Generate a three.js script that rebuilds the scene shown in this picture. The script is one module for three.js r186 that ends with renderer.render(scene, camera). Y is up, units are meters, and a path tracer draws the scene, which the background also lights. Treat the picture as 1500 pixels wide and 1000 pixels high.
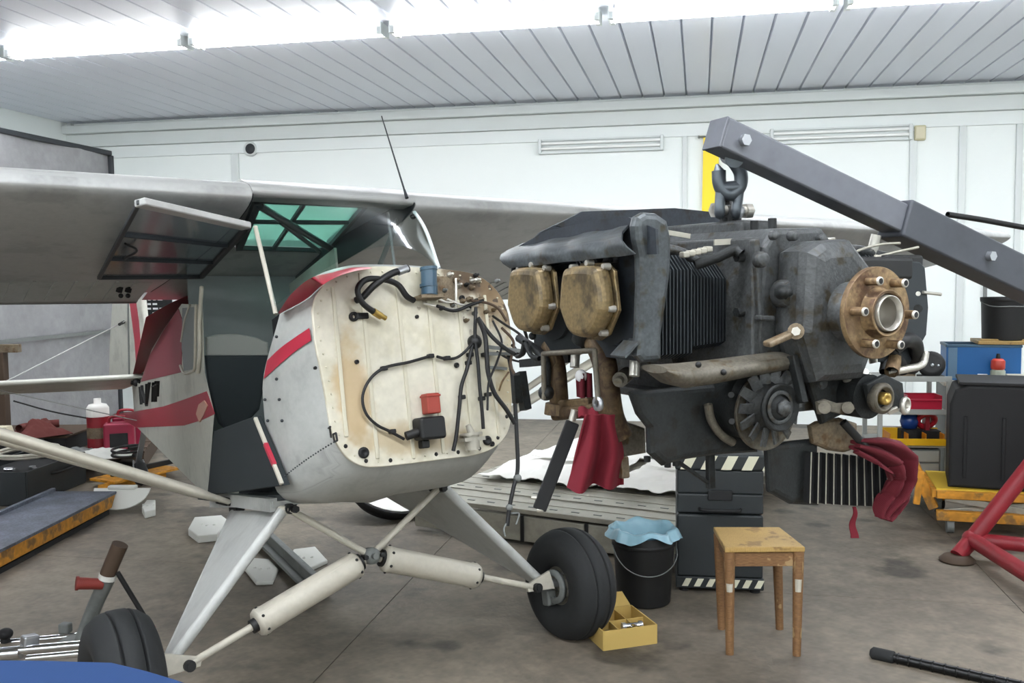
import * as THREE from 'three';
import { mergeGeometries } from 'three/addons/utils/BufferGeometryUtils.js';
import { RoundedBoxGeometry } from 'three/addons/geometries/RoundedBoxGeometry.js';
import { RectAreaLightUniformsLib } from 'three/addons/lights/RectAreaLightUniformsLib.js';

// ---------- camera, light, exposure ----------
const DEG = Math.PI / 180, FPX = 1400, YAW = 11.1 * DEG;
const scene = new THREE.Scene();
scene.background = new THREE.Color(0x000000);
const camera = new THREE.PerspectiveCamera(2 * Math.atan(500 / FPX) / DEG, 1.5, 0.05, 60);
camera.position.set(0, 1.6, 0);
camera.rotation.order = 'YXZ';
camera.rotation.set(-3.88 * DEG, YAW, -0.6 * DEG);
camera.updateMatrixWorld(true);
const renderer = new THREE.WebGLRenderer({ antialias: true });
renderer.toneMapping = THREE.LinearToneMapping;
renderer.toneMappingExposure = 2.1;
renderer.shadowMap.enabled = true;
RectAreaLightUniformsLib.init();
const TUBE_GLOW = 24, TUBE_LIGHT = 22;          // glow of a tube to the eye, radiance of the area light under each fixture
const ROWS = [-7.0, -1.4, 2.8];                // the rows of ceiling fixtures (z)

// ---------- helpers ----------
const V = (x, y, z) => new THREE.Vector3(x, y, z);
const CP = camera.position;
const ray = (px, py) => V((px - 750) / FPX, -(py - 500) / FPX, -1).applyQuaternion(camera.quaternion);
const FW = V(-Math.sin(YAW), 0, -Math.cos(YAW)), RT = V(Math.cos(YAW), 0, -Math.sin(YAW));
const at = (px, py, d) => { const r = ray(px, py); return r.multiplyScalar(d / r.dot(FW)).add(CP); };
const gnd = (px, py, h = 0) => { const r = ray(px, py); return r.multiplyScalar((h - CP.y) / r.y).add(CP); };
const onZ = (px, py, z) => { const r = ray(px, py); return r.multiplyScalar((z - CP.z) / r.z).add(CP); };
class Frame {                                 // a thing's own frame: x to its side, y up, z to its nose
  constructor(o, yaw, pitch, roll) {
    const n = RT.clone().multiplyScalar(Math.sin(yaw)).addScaledVector(FW, -Math.cos(yaw));
    this.q = new THREE.Quaternion().setFromEuler(new THREE.Euler(-pitch, Math.atan2(n.x, n.z), roll, 'YXZ'));
    this.o = o; this.qi = this.q.clone().invert(); this.cp = this.loc(CP);
  }
  loc(w) { return w.clone().sub(this.o).applyQuaternion(this.qi); }
  on(px, py, axis, val) { const d = ray(px, py).applyQuaternion(this.qi); return d.multiplyScalar((val - this.cp[axis]) / d[axis]).add(this.cp); }
  plane(px, py, p0, n) { const d = ray(px, py).applyQuaternion(this.qi); return d.multiplyScalar(p0.clone().sub(this.cp).dot(n) / d.dot(n)).add(this.cp); }
}
let seed = 7;
const rnd = () => { seed = (seed * 1664525 + 1013904223) >>> 0; return seed / 4294967296; };
const rr = (a, b) => a + (b - a) * rnd();
const hash = (x, y, s) => { let h = (x * 374761393 + y * 668265263 + s * 974634541) | 0; h = Math.imul(h ^ (h >>> 13), 1274126177); h ^= h >>> 16; return (h >>> 0) / 4294967296; };
function vnoise(u, v, per, s) {               // tileable value noise, u and v in 0..1
  const x = u * per, y = v * per, xi = Math.floor(x), yi = Math.floor(y), fx = x - xi, fy = y - yi;
  const sx = fx * fx * (3 - 2 * fx), sy = fy * fy * (3 - 2 * fy), m = a => ((a % per) + per) % per;
  const a = hash(m(xi), m(yi), s), b = hash(m(xi + 1), m(yi), s), c = hash(m(xi), m(yi + 1), s), d = hash(m(xi + 1), m(yi + 1), s);
  return (a + (b - a) * sx) * (1 - sy) + (c + (d - c) * sx) * sy;
}
const fbm = (u, v, per, s, n = 4) => { let a = 0, w = .5, t = 0; for (let i = 0; i < n; i++) { a += w * vnoise(u, v, per << i, s + i); t += w; w *= .55; } return a / t; };
function tex(n, metres, fn, color = true) {   // fn(u, v) -> [r, g, b] in 0..1 (sRGB)
  const d = new Uint8Array(n * n * 4);
  for (let j = 0; j < n; j++) for (let i = 0; i < n; i++) {
    const c = fn(i / n, j / n), k = (j * n + i) * 4;
    for (let q = 0; q < 3; q++) d[k + q] = Math.max(0, Math.min(255, c[q] * 255));
    d[k + 3] = 255;
  }
  const t = new THREE.DataTexture(d, n, n); t.wrapS = t.wrapT = THREE.RepeatWrapping; t.magFilter = THREE.LinearFilter; t.minFilter = THREE.LinearMipmapLinearFilter; t.generateMipmaps = true;
  if (color) t.colorSpace = THREE.SRGBColorSpace;
  t.repeat.set(1 / metres, 1 / metres); t.needsUpdate = true;
  return t;
}
const mixc = (a, b, t) => [0, 1, 2].map(i => a[i] + (b[i] - a[i]) * t);
const sm = (a, b, x) => { const t = Math.max(0, Math.min(1, (x - a) / (b - a))); return t * t * (3 - 2 * t); };
const g1 = x => [x, x, x];

// ---------- textures ----------
const T = {};
T.floor = tex(1024, 5, (u, v) => {
  const a = fbm(u, v, 5, 1, 5), b = fbm(u, v, 60, 9, 3), c = fbm(u, v, 3, 31, 5), st = fbm(u, v, 14, 77, 4), sp = vnoise(u, v, 260, 5);
  let k = .45 + .18 * (a - .5) + .12 * (b - .5) + .1 * (c - .5) - .15 * sm(.62, .78, st) + .05 * (sp - .5);
  k *= 1.0; return [k * 1.035, k * .96, k * .845];
});
T.floorB = tex(512, 1.2, (u, v) => g1(.5 + .4 * (fbm(u, v, 24, 3, 4) - .5) + .2 * (vnoise(u, v, 128, 8) - .5)), false);
T.grime = tex(512, .6, (u, v) => { const k = 1 - .1 * sm(.5, .8, fbm(u, v, 6, 3, 5)) - .06 * fbm(u, v, 40, 11, 3); return [k, k * .99, k * .965]; });
T.cast = tex(512, .25, (u, v) => { const a = fbm(u, v, 6, 21, 5), b = fbm(u, v, 50, 4, 3), o = sm(.58, .8, fbm(u, v, 9, 90, 4)); const k = .78 + .3 * (a - .5) + .25 * (b - .5); return mixc([k, k, k], [k * .8, k * .7, k * .55], o); });
T.castB = tex(256, .08, (u, v) => g1(.5 + .5 * (fbm(u, v, 20, 14, 3) - .5)), false);
T.rust = tex(512, .16, (u, v) => { const a = fbm(u, v, 5, 41, 5), b = fbm(u, v, 30, 7, 3), c = fbm(u, v, 7, 63, 4); let k = mixc([.49, .42, .325], [.6, .53, .41], sm(.35, .65, a)); k = mixc(k, [.37, .29, .225], sm(.52, .75, c)); return k.map(q => q * (.82 + .36 * b)); });
T.gold = tex(512, .2, (u, v) => { const a = fbm(u, v, 5, 141, 5), b = fbm(u, v, 40, 17, 3); const k = mixc([.52, .45, .32], [.33, .29, .22], sm(.42, .72, a)); return k.map(q => q * (.85 + .3 * b)); });
T.wood = tex(512, .5, (u, v) => { const w = .02 * fbm(u, v, 4, 5, 3), g = fbm((u + w) % 1, v * 1, 2, 8, 2), l = vnoise(u, (v * 1), 4, 3) * .3 + vnoise((u * 8) % 1, v, 64, 12) * .7; const st = sm(.62, .75, fbm(u, v, 7, 55, 4)); let k = mixc([.6, .48, .27], [.72, .6, .36], l); k = mixc(k, [.45, .34, .2], st * .7); return k.map(q => q * (.9 + .2 * g)); });
T.legwood = tex(256, .4, (u, v) => { const l = vnoise(u, (v * 8) % 1, 32, 3), w = sm(.72, .78, fbm(u, v, 9, 95, 3)); let k = mixc([.4, .28, .17], [.54, .4, .25], l); return mixc(k, [.68, .58, .42], w * .8); });
T.foil = tex(512, 1.6, (u, v) => { const a = fbm(u, v, 5, 71, 5), b = fbm(u, v, 24, 15, 4); const k = .72 + .1 * (a - .5) + .1 * (b - .5); return [k, k, k * 1.02]; });
T.foilB = tex(512, .8, (u, v) => g1(.5 + .9 * (fbm(u, v, 8, 33, 5) - .5)), false);
T.cloth = tex(256, .06, (u, v) => { const k = .86 + .14 * Math.sin(u * 6.2832 * 16) * Math.sin(v * 6.2832 * 16); return g1(k); });
T.ramp = tex(512, 1, (u, v) => { const k = .8 + .4 * (fbm(u, v, 8, 6, 5) - .5) + .2 * (vnoise(u, v, 120, 4) - .5); return g1(k); });
T.orange = tex(512, .8, (u, v) => { const c = sm(.56, .72, fbm(u, v, 9, 26, 5)); return mixc([.8, .55, .16], [.55, .4, .2], c).map(q => q * (.85 + .3 * fbm(u, v, 30, 2, 2))); });
T.firewall = tex(1024, 1, (u, v) => {          // u = local x + .5, v = local y - .75 (metres); stains stay with the plate
  const n = fbm(u, v, 9, 51, 5), m = fbm(u, v, 40, 12, 3);
  let k = mixc([.82, .803, .735], [.76, .74, .655], sm(.4, .7, n)).map(q => q * (.95 + .1 * m));
  const blob = (cx, cy, rx, ry) => { const d = Math.hypot((u - cx) / rx, (v - cy) / ry) + 1.1 * (fbm(u, v, 14, 80, 4) - .5); return 1 - sm(.5, 1.1, d); };
  k = mixc(k, [.3, .23, .15], .95 * blob(.76, .73, .18, .13));
  k = mixc(k, [.48, .39, .27], .8 * blob(.86, .62, .12, .18));
  k = mixc(k, [.7, .6, .44], .75 * blob(.2, .3, .08, .22));
  k = mixc(k, [.68, .6, .46], .6 * blob(.4, .13, .3, .06));
  k = mixc(k, [.66, .58, .42], .6 * blob(.9, .3, .12, .25));
  k = mixc(k, [.25, .2, .15], .9 * sm(.66, .74, fbm(u, v, 40, 8, 3)) * blob(.78, .68, .26, .2));
  return k;
});

// ---------- materials ----------
const M = (color, roughness = .6, metalness = 0, o = {}) => new THREE.MeshStandardMaterial({ color, roughness, metalness, ...o });
const mats = {
  floor: M(0xffffff, .62, 0, { map: T.floor, bumpMap: T.floorB, bumpScale: .004 }),
  white: M(0xe9efee, .6), wall: M(0xeef4f2, .55), trim: M(0xd6dcdb, .5), ceil: M(0xdfe4ee, .42),
  groove: M(0x8d939d, .6), dark: M(0x17181a, .7), black: M(0x101112, .55), rubber: M(0x1e2021, .78),
  tube: M(0xffffff, .4, 0, { emissive: 0xffffff, emissiveIntensity: TUBE_GLOW }), offtube: M(0xf4f6f4, .3),
  silver: M(0xa9acae, .42, .05, { map: T.grime }), silver2: M(0xacb0b0, .45, .05, { map: T.grime }), gearp: M(0xb6babb, .4, .05, { map: T.grime }),
  cream: M(0xbfbcb2, .42, 0, { map: T.grime }), red: M(0xa5263a, .42), maroon: M(0x8e3b46, .55), fuse: M(0xc2c5be, .45, 0, { map: T.grime }),
  firewall: M(0xffffff, .5, 0, { map: T.firewall }), bead: M(0xc6c1ac, .5, 0),
  seat: M(0x1f2628, .85), greyfab: M(0x868b8b, .9), greyband: M(0x868680, .85), cabin: M(0x3b4042, .8), frame: M(0x2a2e32, .5),
  screen: new THREE.MeshPhysicalMaterial({ color: 0xf2f7f7, roughness: .08, transmission: 1, thickness: 0, ior: 1.13 }),
  glass: new THREE.MeshPhysicalMaterial({ color: 0xe6eeee, roughness: .06, transmission: 1, thickness: 0, ior: 1.45 }),
  smoke: new THREE.MeshPhysicalMaterial({ color: 0xd3d8dc, roughness: .12, transmission: 1, thickness: 0, ior: 1.45 }),
  green: new THREE.MeshPhysicalMaterial({ color: 0xcdf8ea, roughness: .3, transmission: 1, thickness: 0, ior: 1.45 }),
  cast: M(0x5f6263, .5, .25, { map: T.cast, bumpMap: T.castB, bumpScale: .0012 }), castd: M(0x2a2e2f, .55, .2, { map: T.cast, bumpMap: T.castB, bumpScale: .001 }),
  fins: M(0x2c3134, .5, .3), baffle: M(0x5d6366, .42, .35, { map: T.cast }), baffled: M(0x343b43, .6, .1, { map: T.cast }),
  gold: M(0xffffff, .42, .45, { map: T.gold, bumpMap: T.castB, bumpScale: .0006 }), rust: M(0xf0e6dc, .55, .4, { map: T.rust }), pipe: M(0xa59c8f, .6, .4, { map: T.rust }), intake: M(0x7d776a, .55, .3, { map: T.cast }),
  steel: M(0xb9bcc0, .3, .85), chrome: M(0xdedfe2, .12, 1), bolt: M(0xc9c6bd, .35, .7), brass: M(0xb89a55, .35, .8),
  boom: M(0x696d77, .42, .2, { map: T.grime }), boomd: M(0x474b54, .45, .2, { map: T.grime }), chain: M(0x5f666c, .4, .6),
  yellow: M(0xffdf3a, .7), redcloth: M(0x7d1226, .92, 0, { map: T.cloth }), redcloth2: M(0x6a1222, .92, 0, { map: T.cloth }),
  box: M(0x252a2c, .5), hazard: M(0xd7d5bd, .5), bluebag: new THREE.MeshPhysicalMaterial({ color: 0xa4cddb, roughness: .35, transmission: .35, thickness: 0 }),
  wood: M(0xffffff, .5, 0, { map: T.wood }), legwood: M(0xffffff, .6, 0, { map: T.legwood }), carton: M(0xb89c58, .8),
  alu: M(0xaeaca3, .4, .4, { map: T.grime }), sheet: M(0xe6e4de, .55), blue: M(0x15609f, .5), bluecloth: M(0x123c70, .9, 0, { map: T.cloth }),
  redpaint: M(0x921e2b, .45, 0, { map: T.grime }), orange: M(0xffffff, .55, 0, { map: T.orange }), ramp: M(0x6f7684, .6, .1, { map: T.ramp }),
  cart: M(0xa9aca8, .5), foil: M(0xcfcfcd, .45, .25, { map: T.foil, bumpMap: T.foilB, bumpScale: .008 }), brown: M(0x4a3a2c, .7), tan: M(0x94836a, .6, .1, { map: T.cast }),
  poly: M(0xcfd0c9, .8), grey: M(0x787d7e, .6, .1, { map: T.grime }), stool: M(0xb8b9b2, .5), print: M(0xeeeeee, .6),
};

// ---------- building ----------
const boxUV = g => {
  const p = g.attributes.position, n = g.attributes.normal, uv = new Float32Array(p.count * 2);
  for (let i = 0; i < p.count; i++) {
    const a = Math.abs(n.getX(i)), b = Math.abs(n.getY(i)), c = Math.abs(n.getZ(i));
    if (b >= a && b >= c) { uv[2 * i] = p.getX(i); uv[2 * i + 1] = p.getZ(i); } else if (a >= c) { uv[2 * i] = p.getZ(i); uv[2 * i + 1] = p.getY(i); } else { uv[2 * i] = p.getX(i); uv[2 * i + 1] = p.getY(i); }
  }
  g.setAttribute('uv', new THREE.BufferAttribute(uv, 2));
};
function merge(list) {
  const gs = [list].flat(9).map(g => {
    g = g.index ? g.toNonIndexed() : g.clone();
    for (const k of Object.keys(g.attributes)) if (!['position', 'normal'].includes(k)) g.deleteAttribute(k);
    if (!g.attributes.normal) g.computeVertexNormals();
    g.morphAttributes = {}; g.clearGroups();
    return g;
  });
  const g = gs.length > 1 ? mergeGeometries(gs) : gs[0];
  boxUV(g);
  return g;
}
const taken = {};
const numbered = n => { const k = taken[n] = (taken[n] ?? -1) + 1; return k ? `${n}_${String(k).padStart(3, '0')}` : n; };
function mk(name, geoms, mat, parent, label) {
  const m = new THREE.Mesh(merge(geoms), mat);
  m.castShadow = m.receiveShadow = true; m.name = parent ? name : numbered(name);
  if (label) m.userData.label = label;
  (parent || scene).add(m);
  return m;
}
function mkEach(name, geoms, mat, parent, label) { return [geoms].flat(9).map(g => mk(name, g, mat, parent, label)); }
function part(name, geo, mat, parent) { const m = new THREE.Mesh(geo, mat); m.castShadow = m.receiveShadow = true; m.name = name; parent.add(m); return m; }
function tag(o, label, category, group) { o.userData.label = label; o.userData.category = category; if (group) o.userData.group = group; return o; }
function struct(name, geoms, mat, parent) { const m = mk(name, geoms, mat, parent); if (!parent) { m.name = name; m.userData.kind = 'structure'; } return m; }
function thing(name, label, category, pos = V(0, 0, 0), rotY = 0, group) {
  const o = new THREE.Group(); o.name = numbered(name); o.position.copy(pos); o.rotation.y = rotY; scene.add(o);
  return tag(o, label, category, group);
}
const QY = V(0, 1, 0);
const box = (w, h, d, x = 0, y = 0, z = 0, r = 0) => { const g = r ? new RoundedBoxGeometry(w, h, d, 2, r) : new THREE.BoxGeometry(w, h, d); return g.translate(x, y, z); };
function cyl(p, q, r1, r2 = r1, n = 14, open = false) {
  const d = q.clone().sub(p), L = d.length(), g = new THREE.CylinderGeometry(r2, r1, L, n, 1, open);
  return g.translate(0, L / 2, 0).applyQuaternion(new THREE.Quaternion().setFromUnitVectors(QY, d.normalize())).translate(p.x, p.y, p.z);
}
function lathe(prof, p, dir, n = 32) {         // prof: [radius, height along dir]
  const g = new THREE.LatheGeometry(prof.map(a => new THREE.Vector2(Math.max(a[0], 1e-4), a[1])), n);
  return g.applyQuaternion(new THREE.Quaternion().setFromUnitVectors(QY, dir.clone().normalize())).translate(p.x, p.y, p.z);
}
const tube = (pts, r, seg = pts.length * 6, rad = 8, closed = false) => new THREE.TubeGeometry(new THREE.CatmullRomCurve3(pts, closed, 'centripetal'), seg, r, rad, closed);
const poly = (pts, r, rad = 8) => pts.slice(1).map((p, i) => [cyl(pts[i], p, r, r, rad), i ? new THREE.SphereGeometry(r, rad, 6).translate(pts[i].x, pts[i].y, pts[i].z) : []]).flat(2);
const ball = (p, r, sy = 1) => new THREE.SphereGeometry(r, 14, 10).scale(1, sy, 1).translate(p.x, p.y, p.z);
function bar(p, q, w, h, up = QY, r = 0) {      // a rectangular bar from p to q: w across, h along "up"
  const d = q.clone().sub(p), L = d.length(), z = d.normalize(), x = up.clone().cross(z).normalize(), y = z.clone().cross(x);
  const g = r ? new RoundedBoxGeometry(w, h, L, 2, r) : new THREE.BoxGeometry(w, h, L);
  return g.applyMatrix4(new THREE.Matrix4().makeBasis(x, y, z)).translate((p.x + q.x) / 2, (p.y + q.y) / 2, (p.z + q.z) / 2);
}
function slab(pts, n, t, bev = 0, curve = false) { // a plate with the outline pts, thickness t along n
  n = n.clone().normalize();
  const c = pts.reduce((a, p) => a.add(p), V(0, 0, 0)).multiplyScalar(1 / pts.length);
  const e1 = (Math.abs(n.y) > .9 ? V(1, 0, 0) : QY.clone()).cross(n).normalize(), e2 = n.clone().cross(e1);
  let q = pts.map(p => { const d = p.clone().sub(c); return new THREE.Vector2(d.dot(e1), d.dot(e2)); });
  if (curve) q = new THREE.SplineCurve([...q, q[0]]).getPoints(q.length * 4).slice(0, -1);
  const g = new THREE.ExtrudeGeometry(new THREE.Shape(q), { depth: Math.max(1e-4, t - 2 * bev), bevelEnabled: bev > 0, bevelThickness: bev, bevelSize: bev, bevelOffset: -bev, bevelSegments: 3, curveSegments: 6 });
  return g.translate(0, 0, bev).applyMatrix4(new THREE.Matrix4().makeBasis(e1, e2, n)).translate(c.x, c.y, c.z);
}
function loft(secs, closed = true, caps = true) { // secs: arrays of Vector3 of equal length
  const n = secs[0].length, pos = [], idx = [];
  secs.forEach(s => s.forEach(p => pos.push(p.x, p.y, p.z)));
  for (let i = 0; i < secs.length - 1; i++) for (let j = 0; j < (closed ? n : n - 1); j++) { const a = i * n + j, b = i * n + (j + 1) % n, c = a + n, d = b + n; idx.push(a, c, b, b, c, d); }
  const g = new THREE.BufferGeometry(); g.setAttribute('position', new THREE.Float32BufferAttribute(pos, 3)); g.setIndex(idx); g.computeVertexNormals();
  if (!caps || !closed) return g;
  const out = [g];
  for (const k of [0, secs.length - 1]) {
    const s = secs[k], c = s.reduce((a, p) => a.add(p), V(0, 0, 0)).multiplyScalar(1 / n), cp = [];
    for (let j = 0; j < n; j++) { const a = s[j], b = s[(j + 1) % n]; for (const p of k ? [c, a, b] : [c, b, a]) cp.push(p.x, p.y, p.z); }
    const cg = new THREE.BufferGeometry(); cg.setAttribute('position', new THREE.Float32BufferAttribute(cp, 3)); cg.computeVertexNormals(); out.push(cg);
  }
  return out;
}
function sheet(nu, nv, fn) {                    // an open surface fn(u, v) -> Vector3
  const secs = []; for (let i = 0; i <= nu; i++) { const s = []; for (let j = 0; j <= nv; j++) s.push(fn(i / nu, j / nv)); secs.push(s); }
  return loft(secs, false, false);
}
function thickSheet(nu, nv, fn, t) {            // a cloth with thickness: two faces and a rim
  const a = [], b = [], nrm = (u, v) => { const e = .004, p = fn(u, v); const du = fn(Math.min(1, u + e), v).sub(fn(Math.max(0, u - e), v)), dv = fn(u, Math.min(1, v + e)).sub(fn(u, Math.max(0, v - e))); return du.cross(dv).normalize(); };
  const A = (u, v) => fn(u, v).addScaledVector(nrm(u, v), t / 2), B = (u, v) => fn(u, v).addScaledVector(nrm(u, v), -t / 2);
  const rim = []; for (let i = 0; i < nu; i++) rim.push([i / nu, 0]); for (let i = 0; i < nv; i++) rim.push([1, i / nv]); for (let i = nu; i > 0; i--) rim.push([i / nu, 1]); for (let i = nv; i > 0; i--) rim.push([0, i / nv]);
  return [sheet(nu, nv, A), sheet(nu, nv, (u, v) => B(1 - u, v)), loft([rim.map(r => A(...r)), rim.map(r => B(...r))], true, false)];
}

// ---------- the hall ----------
const X0 = -7.5, X1 = 6.3, Z0 = -10.5, Z1 = 5, H = 3.5;
const floor = struct('floor', box(X1 - X0 + .4, .2, Z1 - Z0 + .4, (X0 + X1) / 2, -.118, (Z0 + Z1) / 2), mats.brown);
{ // cast slabs with open joints
  const xs = [X0, -4.5, -1.5, 1.5, 4.5, X1], zs = [Z0, -7.87, -4.87, -1.87, 1.13, Z1], gap = .004;
  for (let i = 0; i < 5; i++) for (let j = 0; j < 5; j++) {
    const w = xs[i + 1] - xs[i] - gap, d = zs[j + 1] - zs[j] - gap;
    mk('slab', box(w, .018, d, (xs[i] + xs[i + 1]) / 2, -.009, (zs[j] + zs[j + 1]) / 2), mats.floor, floor);
  }
}
const wb = struct('wall_back', box(X1 - X0 + .4, H + .2, .2, (X0 + X1) / 2, H / 2, Z0 - .1), mats.wall);
struct('wall_left', box(.2, H + .2, Z1 - Z0, X0 - .1, H / 2, (Z0 + Z1) / 2), mats.wall);
struct('wall_right', box(.2, H + .2, Z1 - Z0, X1 + .1, H / 2, (Z0 + Z1) / 2), mats.wall);
struct('wall_front', box(X1 - X0 + .4, H + .2, .2, (X0 + X1) / 2, H / 2, Z1 + .1), mats.wall);
const ceil = struct('ceiling', box(X1 - X0 + .4, .1, Z1 - Z0 + .4, (X0 + X1) / 2, H + .09, (Z0 + Z1) / 2), mats.groove);
{ // profiled sheets: a flat pan between recessed ribs
  const n = 60, p = (X1 - X0) / n, len = Z1 - Z0, h = .04, rb = .011;
  const s = [V(-p / 2 + rb, 0, 0), V(p / 2 - rb, 0, 0), V(p / 2 - rb + .012, h, 0), V(p / 2 - rb + .006, h, 0), V(p / 2 - rb - .004, .006, 0), V(-p / 2 + rb + .004, .006, 0), V(-p / 2 + rb - .006, h, 0), V(-p / 2 + rb - .012, h, 0)];
  const g = merge(slab(s, V(0, 0, 1), len));
  for (let i = 0; i < n; i++) { const m = part('ceiling_panel', g, mats.ceil, ceil); m.position.set(X0 + p * (i + .5), H, Z0); }
}
{ // boards under the eaves and the posts on the back wall
  const y = (py, px = 900) => onZ(px, py, Z0 + .06).y, W = X1 - X0, cx = (X0 + X1) / 2;
  const band = (n, y0, y1, t, m) => struct(n, box(W, y1 - y0, t, cx, (y0 + y1) / 2, Z0 + t / 2, .006), m);
  const t1 = y(150), t2 = y(163), t3 = y(184), t4 = y(203);
  band('trim_1', t2, Math.min(t1, H - .002), .16, mats.trim); band('trim_2', t3, t2 - .004, .08, mats.trim); band('trim_3', t4, t3 - .003, .03, mats.white);
  let k = 4;
  for (const [px, w] of [[345, .09], [1003, .05], [1337, .07], [1409, .07], [1492, .06]]) { const x = onZ(px, 260, Z0 + .02).x; struct('trim_' + k++, box(w, t4, .035, x, t4 / 2, Z0 + .0175, .006), mats.trim); }
  struct('trim_' + k++, box(.06, H, .06, X0 + .03, H / 2, Z0 + .03), mats.trim);
}

// ---------- light fixtures ----------
const LX0 = X0 + .35, FL = 1.62;
function fixtureGeo() {
  const prof = [V(0, 0, -.034), V(0, 0, .034), V(0, -.05, .034), V(0, -.062, .022), V(0, -.062, -.022), V(0, -.05, -.034)];
  return merge([slab(prof.map(p => p.clone().setX(-.78)), V(1, 0, 0), 1.56), box(.012, .085, .19, -.776, -.046, 0), box(.012, .085, .19, .776, -.046, 0)]);
}
const FG = fixtureGeo(), TG = merge(cyl(V(-.75, 0, 0), V(.75, 0, 0), .013, .013, 12)), SG = merge(box(.03, .05, .05));
function fixture(p, label, group) {
  const t = thing('fluorescent_light', label, 'light', p, 0, group);
  part('housing', FG, mats.white, t); for (const s of [-1, 1]) for (const z of [-.068, .068]) part('lamp_holder', SG, mats.trim, t).position.set(s * .757, -.06, z);
  for (const z of [-.068, .068]) part('tube', TG, mats.tube, t).position.set(0, -.062, z);
  const l = new THREE.RectAreaLight(0xf2f7ff, TUBE_LIGHT, 1.5, .12); l.position.set(p.x, p.y - .105, p.z); l.lookAt(p.x, -5, p.z); scene.add(l);
}
ROWS.forEach((z, r) => {
  for (let i = 0; i < 8; i++) fixture(V(LX0 + FL * (i + .5), H - .001, z), `${r ? 'lit twin-tube batten overhead' : 'lit white twin-tube batten'}, ${['at the far left end', 'second', 'third', 'fourth', 'fifth', 'sixth', 'seventh', 'last'][i]}${i ? ' from the left wall' : ''} in the ${['bright row across the ceiling', 'row just above the viewer', 'row behind the viewer'][r]}`, ['ceiling lights in the bright row', 'ceiling lights in the second row', 'ceiling lights in the third row'][r]);
});
function wallLight(pxa, pya, pxb, pyb, label) {  // unlit batten on the back wall
  const a = onZ(pxa, pya, Z0 + .04), b = onZ(pxb, pyb, Z0 + .04), L = b.x - a.x;
  const t = thing('wall_light', label, 'light', V((a.x + b.x) / 2, (a.y + b.y) / 2, Z0 + .001));
  mk('housing', [box(L, .15, .03, 0, 0, .015, .008), box(.035, .16, .07, -L / 2 + .017, 0, .045, .008), box(.035, .16, .07, L / 2 - .017, 0, .045, .008), box(L, .018, .05, 0, -.068, .035), box(L, .018, .05, 0, .068, .035)], mats.trim, t);
  mk('tube', cyl(V(-L / 2 + .03, -.025, .06), V(L / 2 - .03, -.025, .06), .015), mats.offtube, t);
  mk('tube', cyl(V(-L / 2 + .03, .03, .06), V(L / 2 - .03, .03, .06), .015), mats.offtube, t);
}
wallLight(789, 215, 972, 209, 'unlit twin-tube light on the back wall left of the hoist boom');
wallLight(1128, 200, 1336, 194, 'unlit twin-tube light on the back wall partly behind the hoist boom');
{
  let p = onZ(367, 218, Z0 + .02);
  const t = thing('wall_speaker', 'small round grey speaker on the white back wall beside the post', 'speaker', V(p.x, p.y, Z0 + .001));
  mk('rim', lathe([[.0, 0], [.085, 0], [.085, .03], [.07, .045], [.062, .03], [0, .03]], V(0, 0, 0), V(0, 0, 1)), mats.trim, t);
  mk('grille', lathe([[.06, .031], [.05, .045], [0, .05]], V(0, 0, 0), V(0, 0, 1)), mats.frame, t);
  p = onZ(1347, 195, Z0 + .02);
  const j = thing('junction_box', 'small beige junction box at the end of the right wall light', 'junction box', V(p.x, p.y, Z0 + .001));
  mk('box', box(.11, .15, .06, 0, 0, .03, .012), M(0xc9c3a0, .5), j); mk('cover', box(.09, .12, .012, 0, 0, .064, .005), M(0xd2ccb0, .5), j); mk('gland', cyl(V(-.055, .03, .03), V(-.09, .03, .03), .015), mats.trim, j);
  const c = thing('cable_duct', 'thin grey cable duct on the back wall above the blue crate', 'duct', V(0, 0, 0));
  const q = a => onZ(a[0], a[1], Z0 + .03);
  mk('duct', [bar(q([1443, 395]), q([1443, 470]), .03, .03), bar(q([1443, 470]), q([1458, 470]), .03, .03)], mats.grey, c);
  mk('socket', box(.09, .12, .05, q([1452, 458]).x, q([1452, 458]).y, Z0 + .025, .01), mats.trim, c);
  // notice board
  const a = onZ(207, 440, Z0 + .02), b = onZ(250, 470, Z0 + .02), W = b.x - a.x + .04, HH = .42, nb = thing('notice_board', 'black notice board with white lines on the wall behind the tail fin', 'board', V((a.x + b.x) / 2, b.y + HH / 2, Z0 + .001));
  mk('panel', box(W, HH, .03, 0, 0, .015, .005), mats.black, nb);
  const rows = []; for (let r = 0; r < 7; r++) for (let k = 0; k < 4; k++) if (rnd() > .2) rows.push(box(rr(.03, .07), .022, .004, -W / 2 + .06 + k * .075 + rr(-.01, .01), HH / 2 - .05 - r * .055, .032));
  mk('white_line', rows, mats.print, nb).userData.kind = 'stuff';
}
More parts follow.
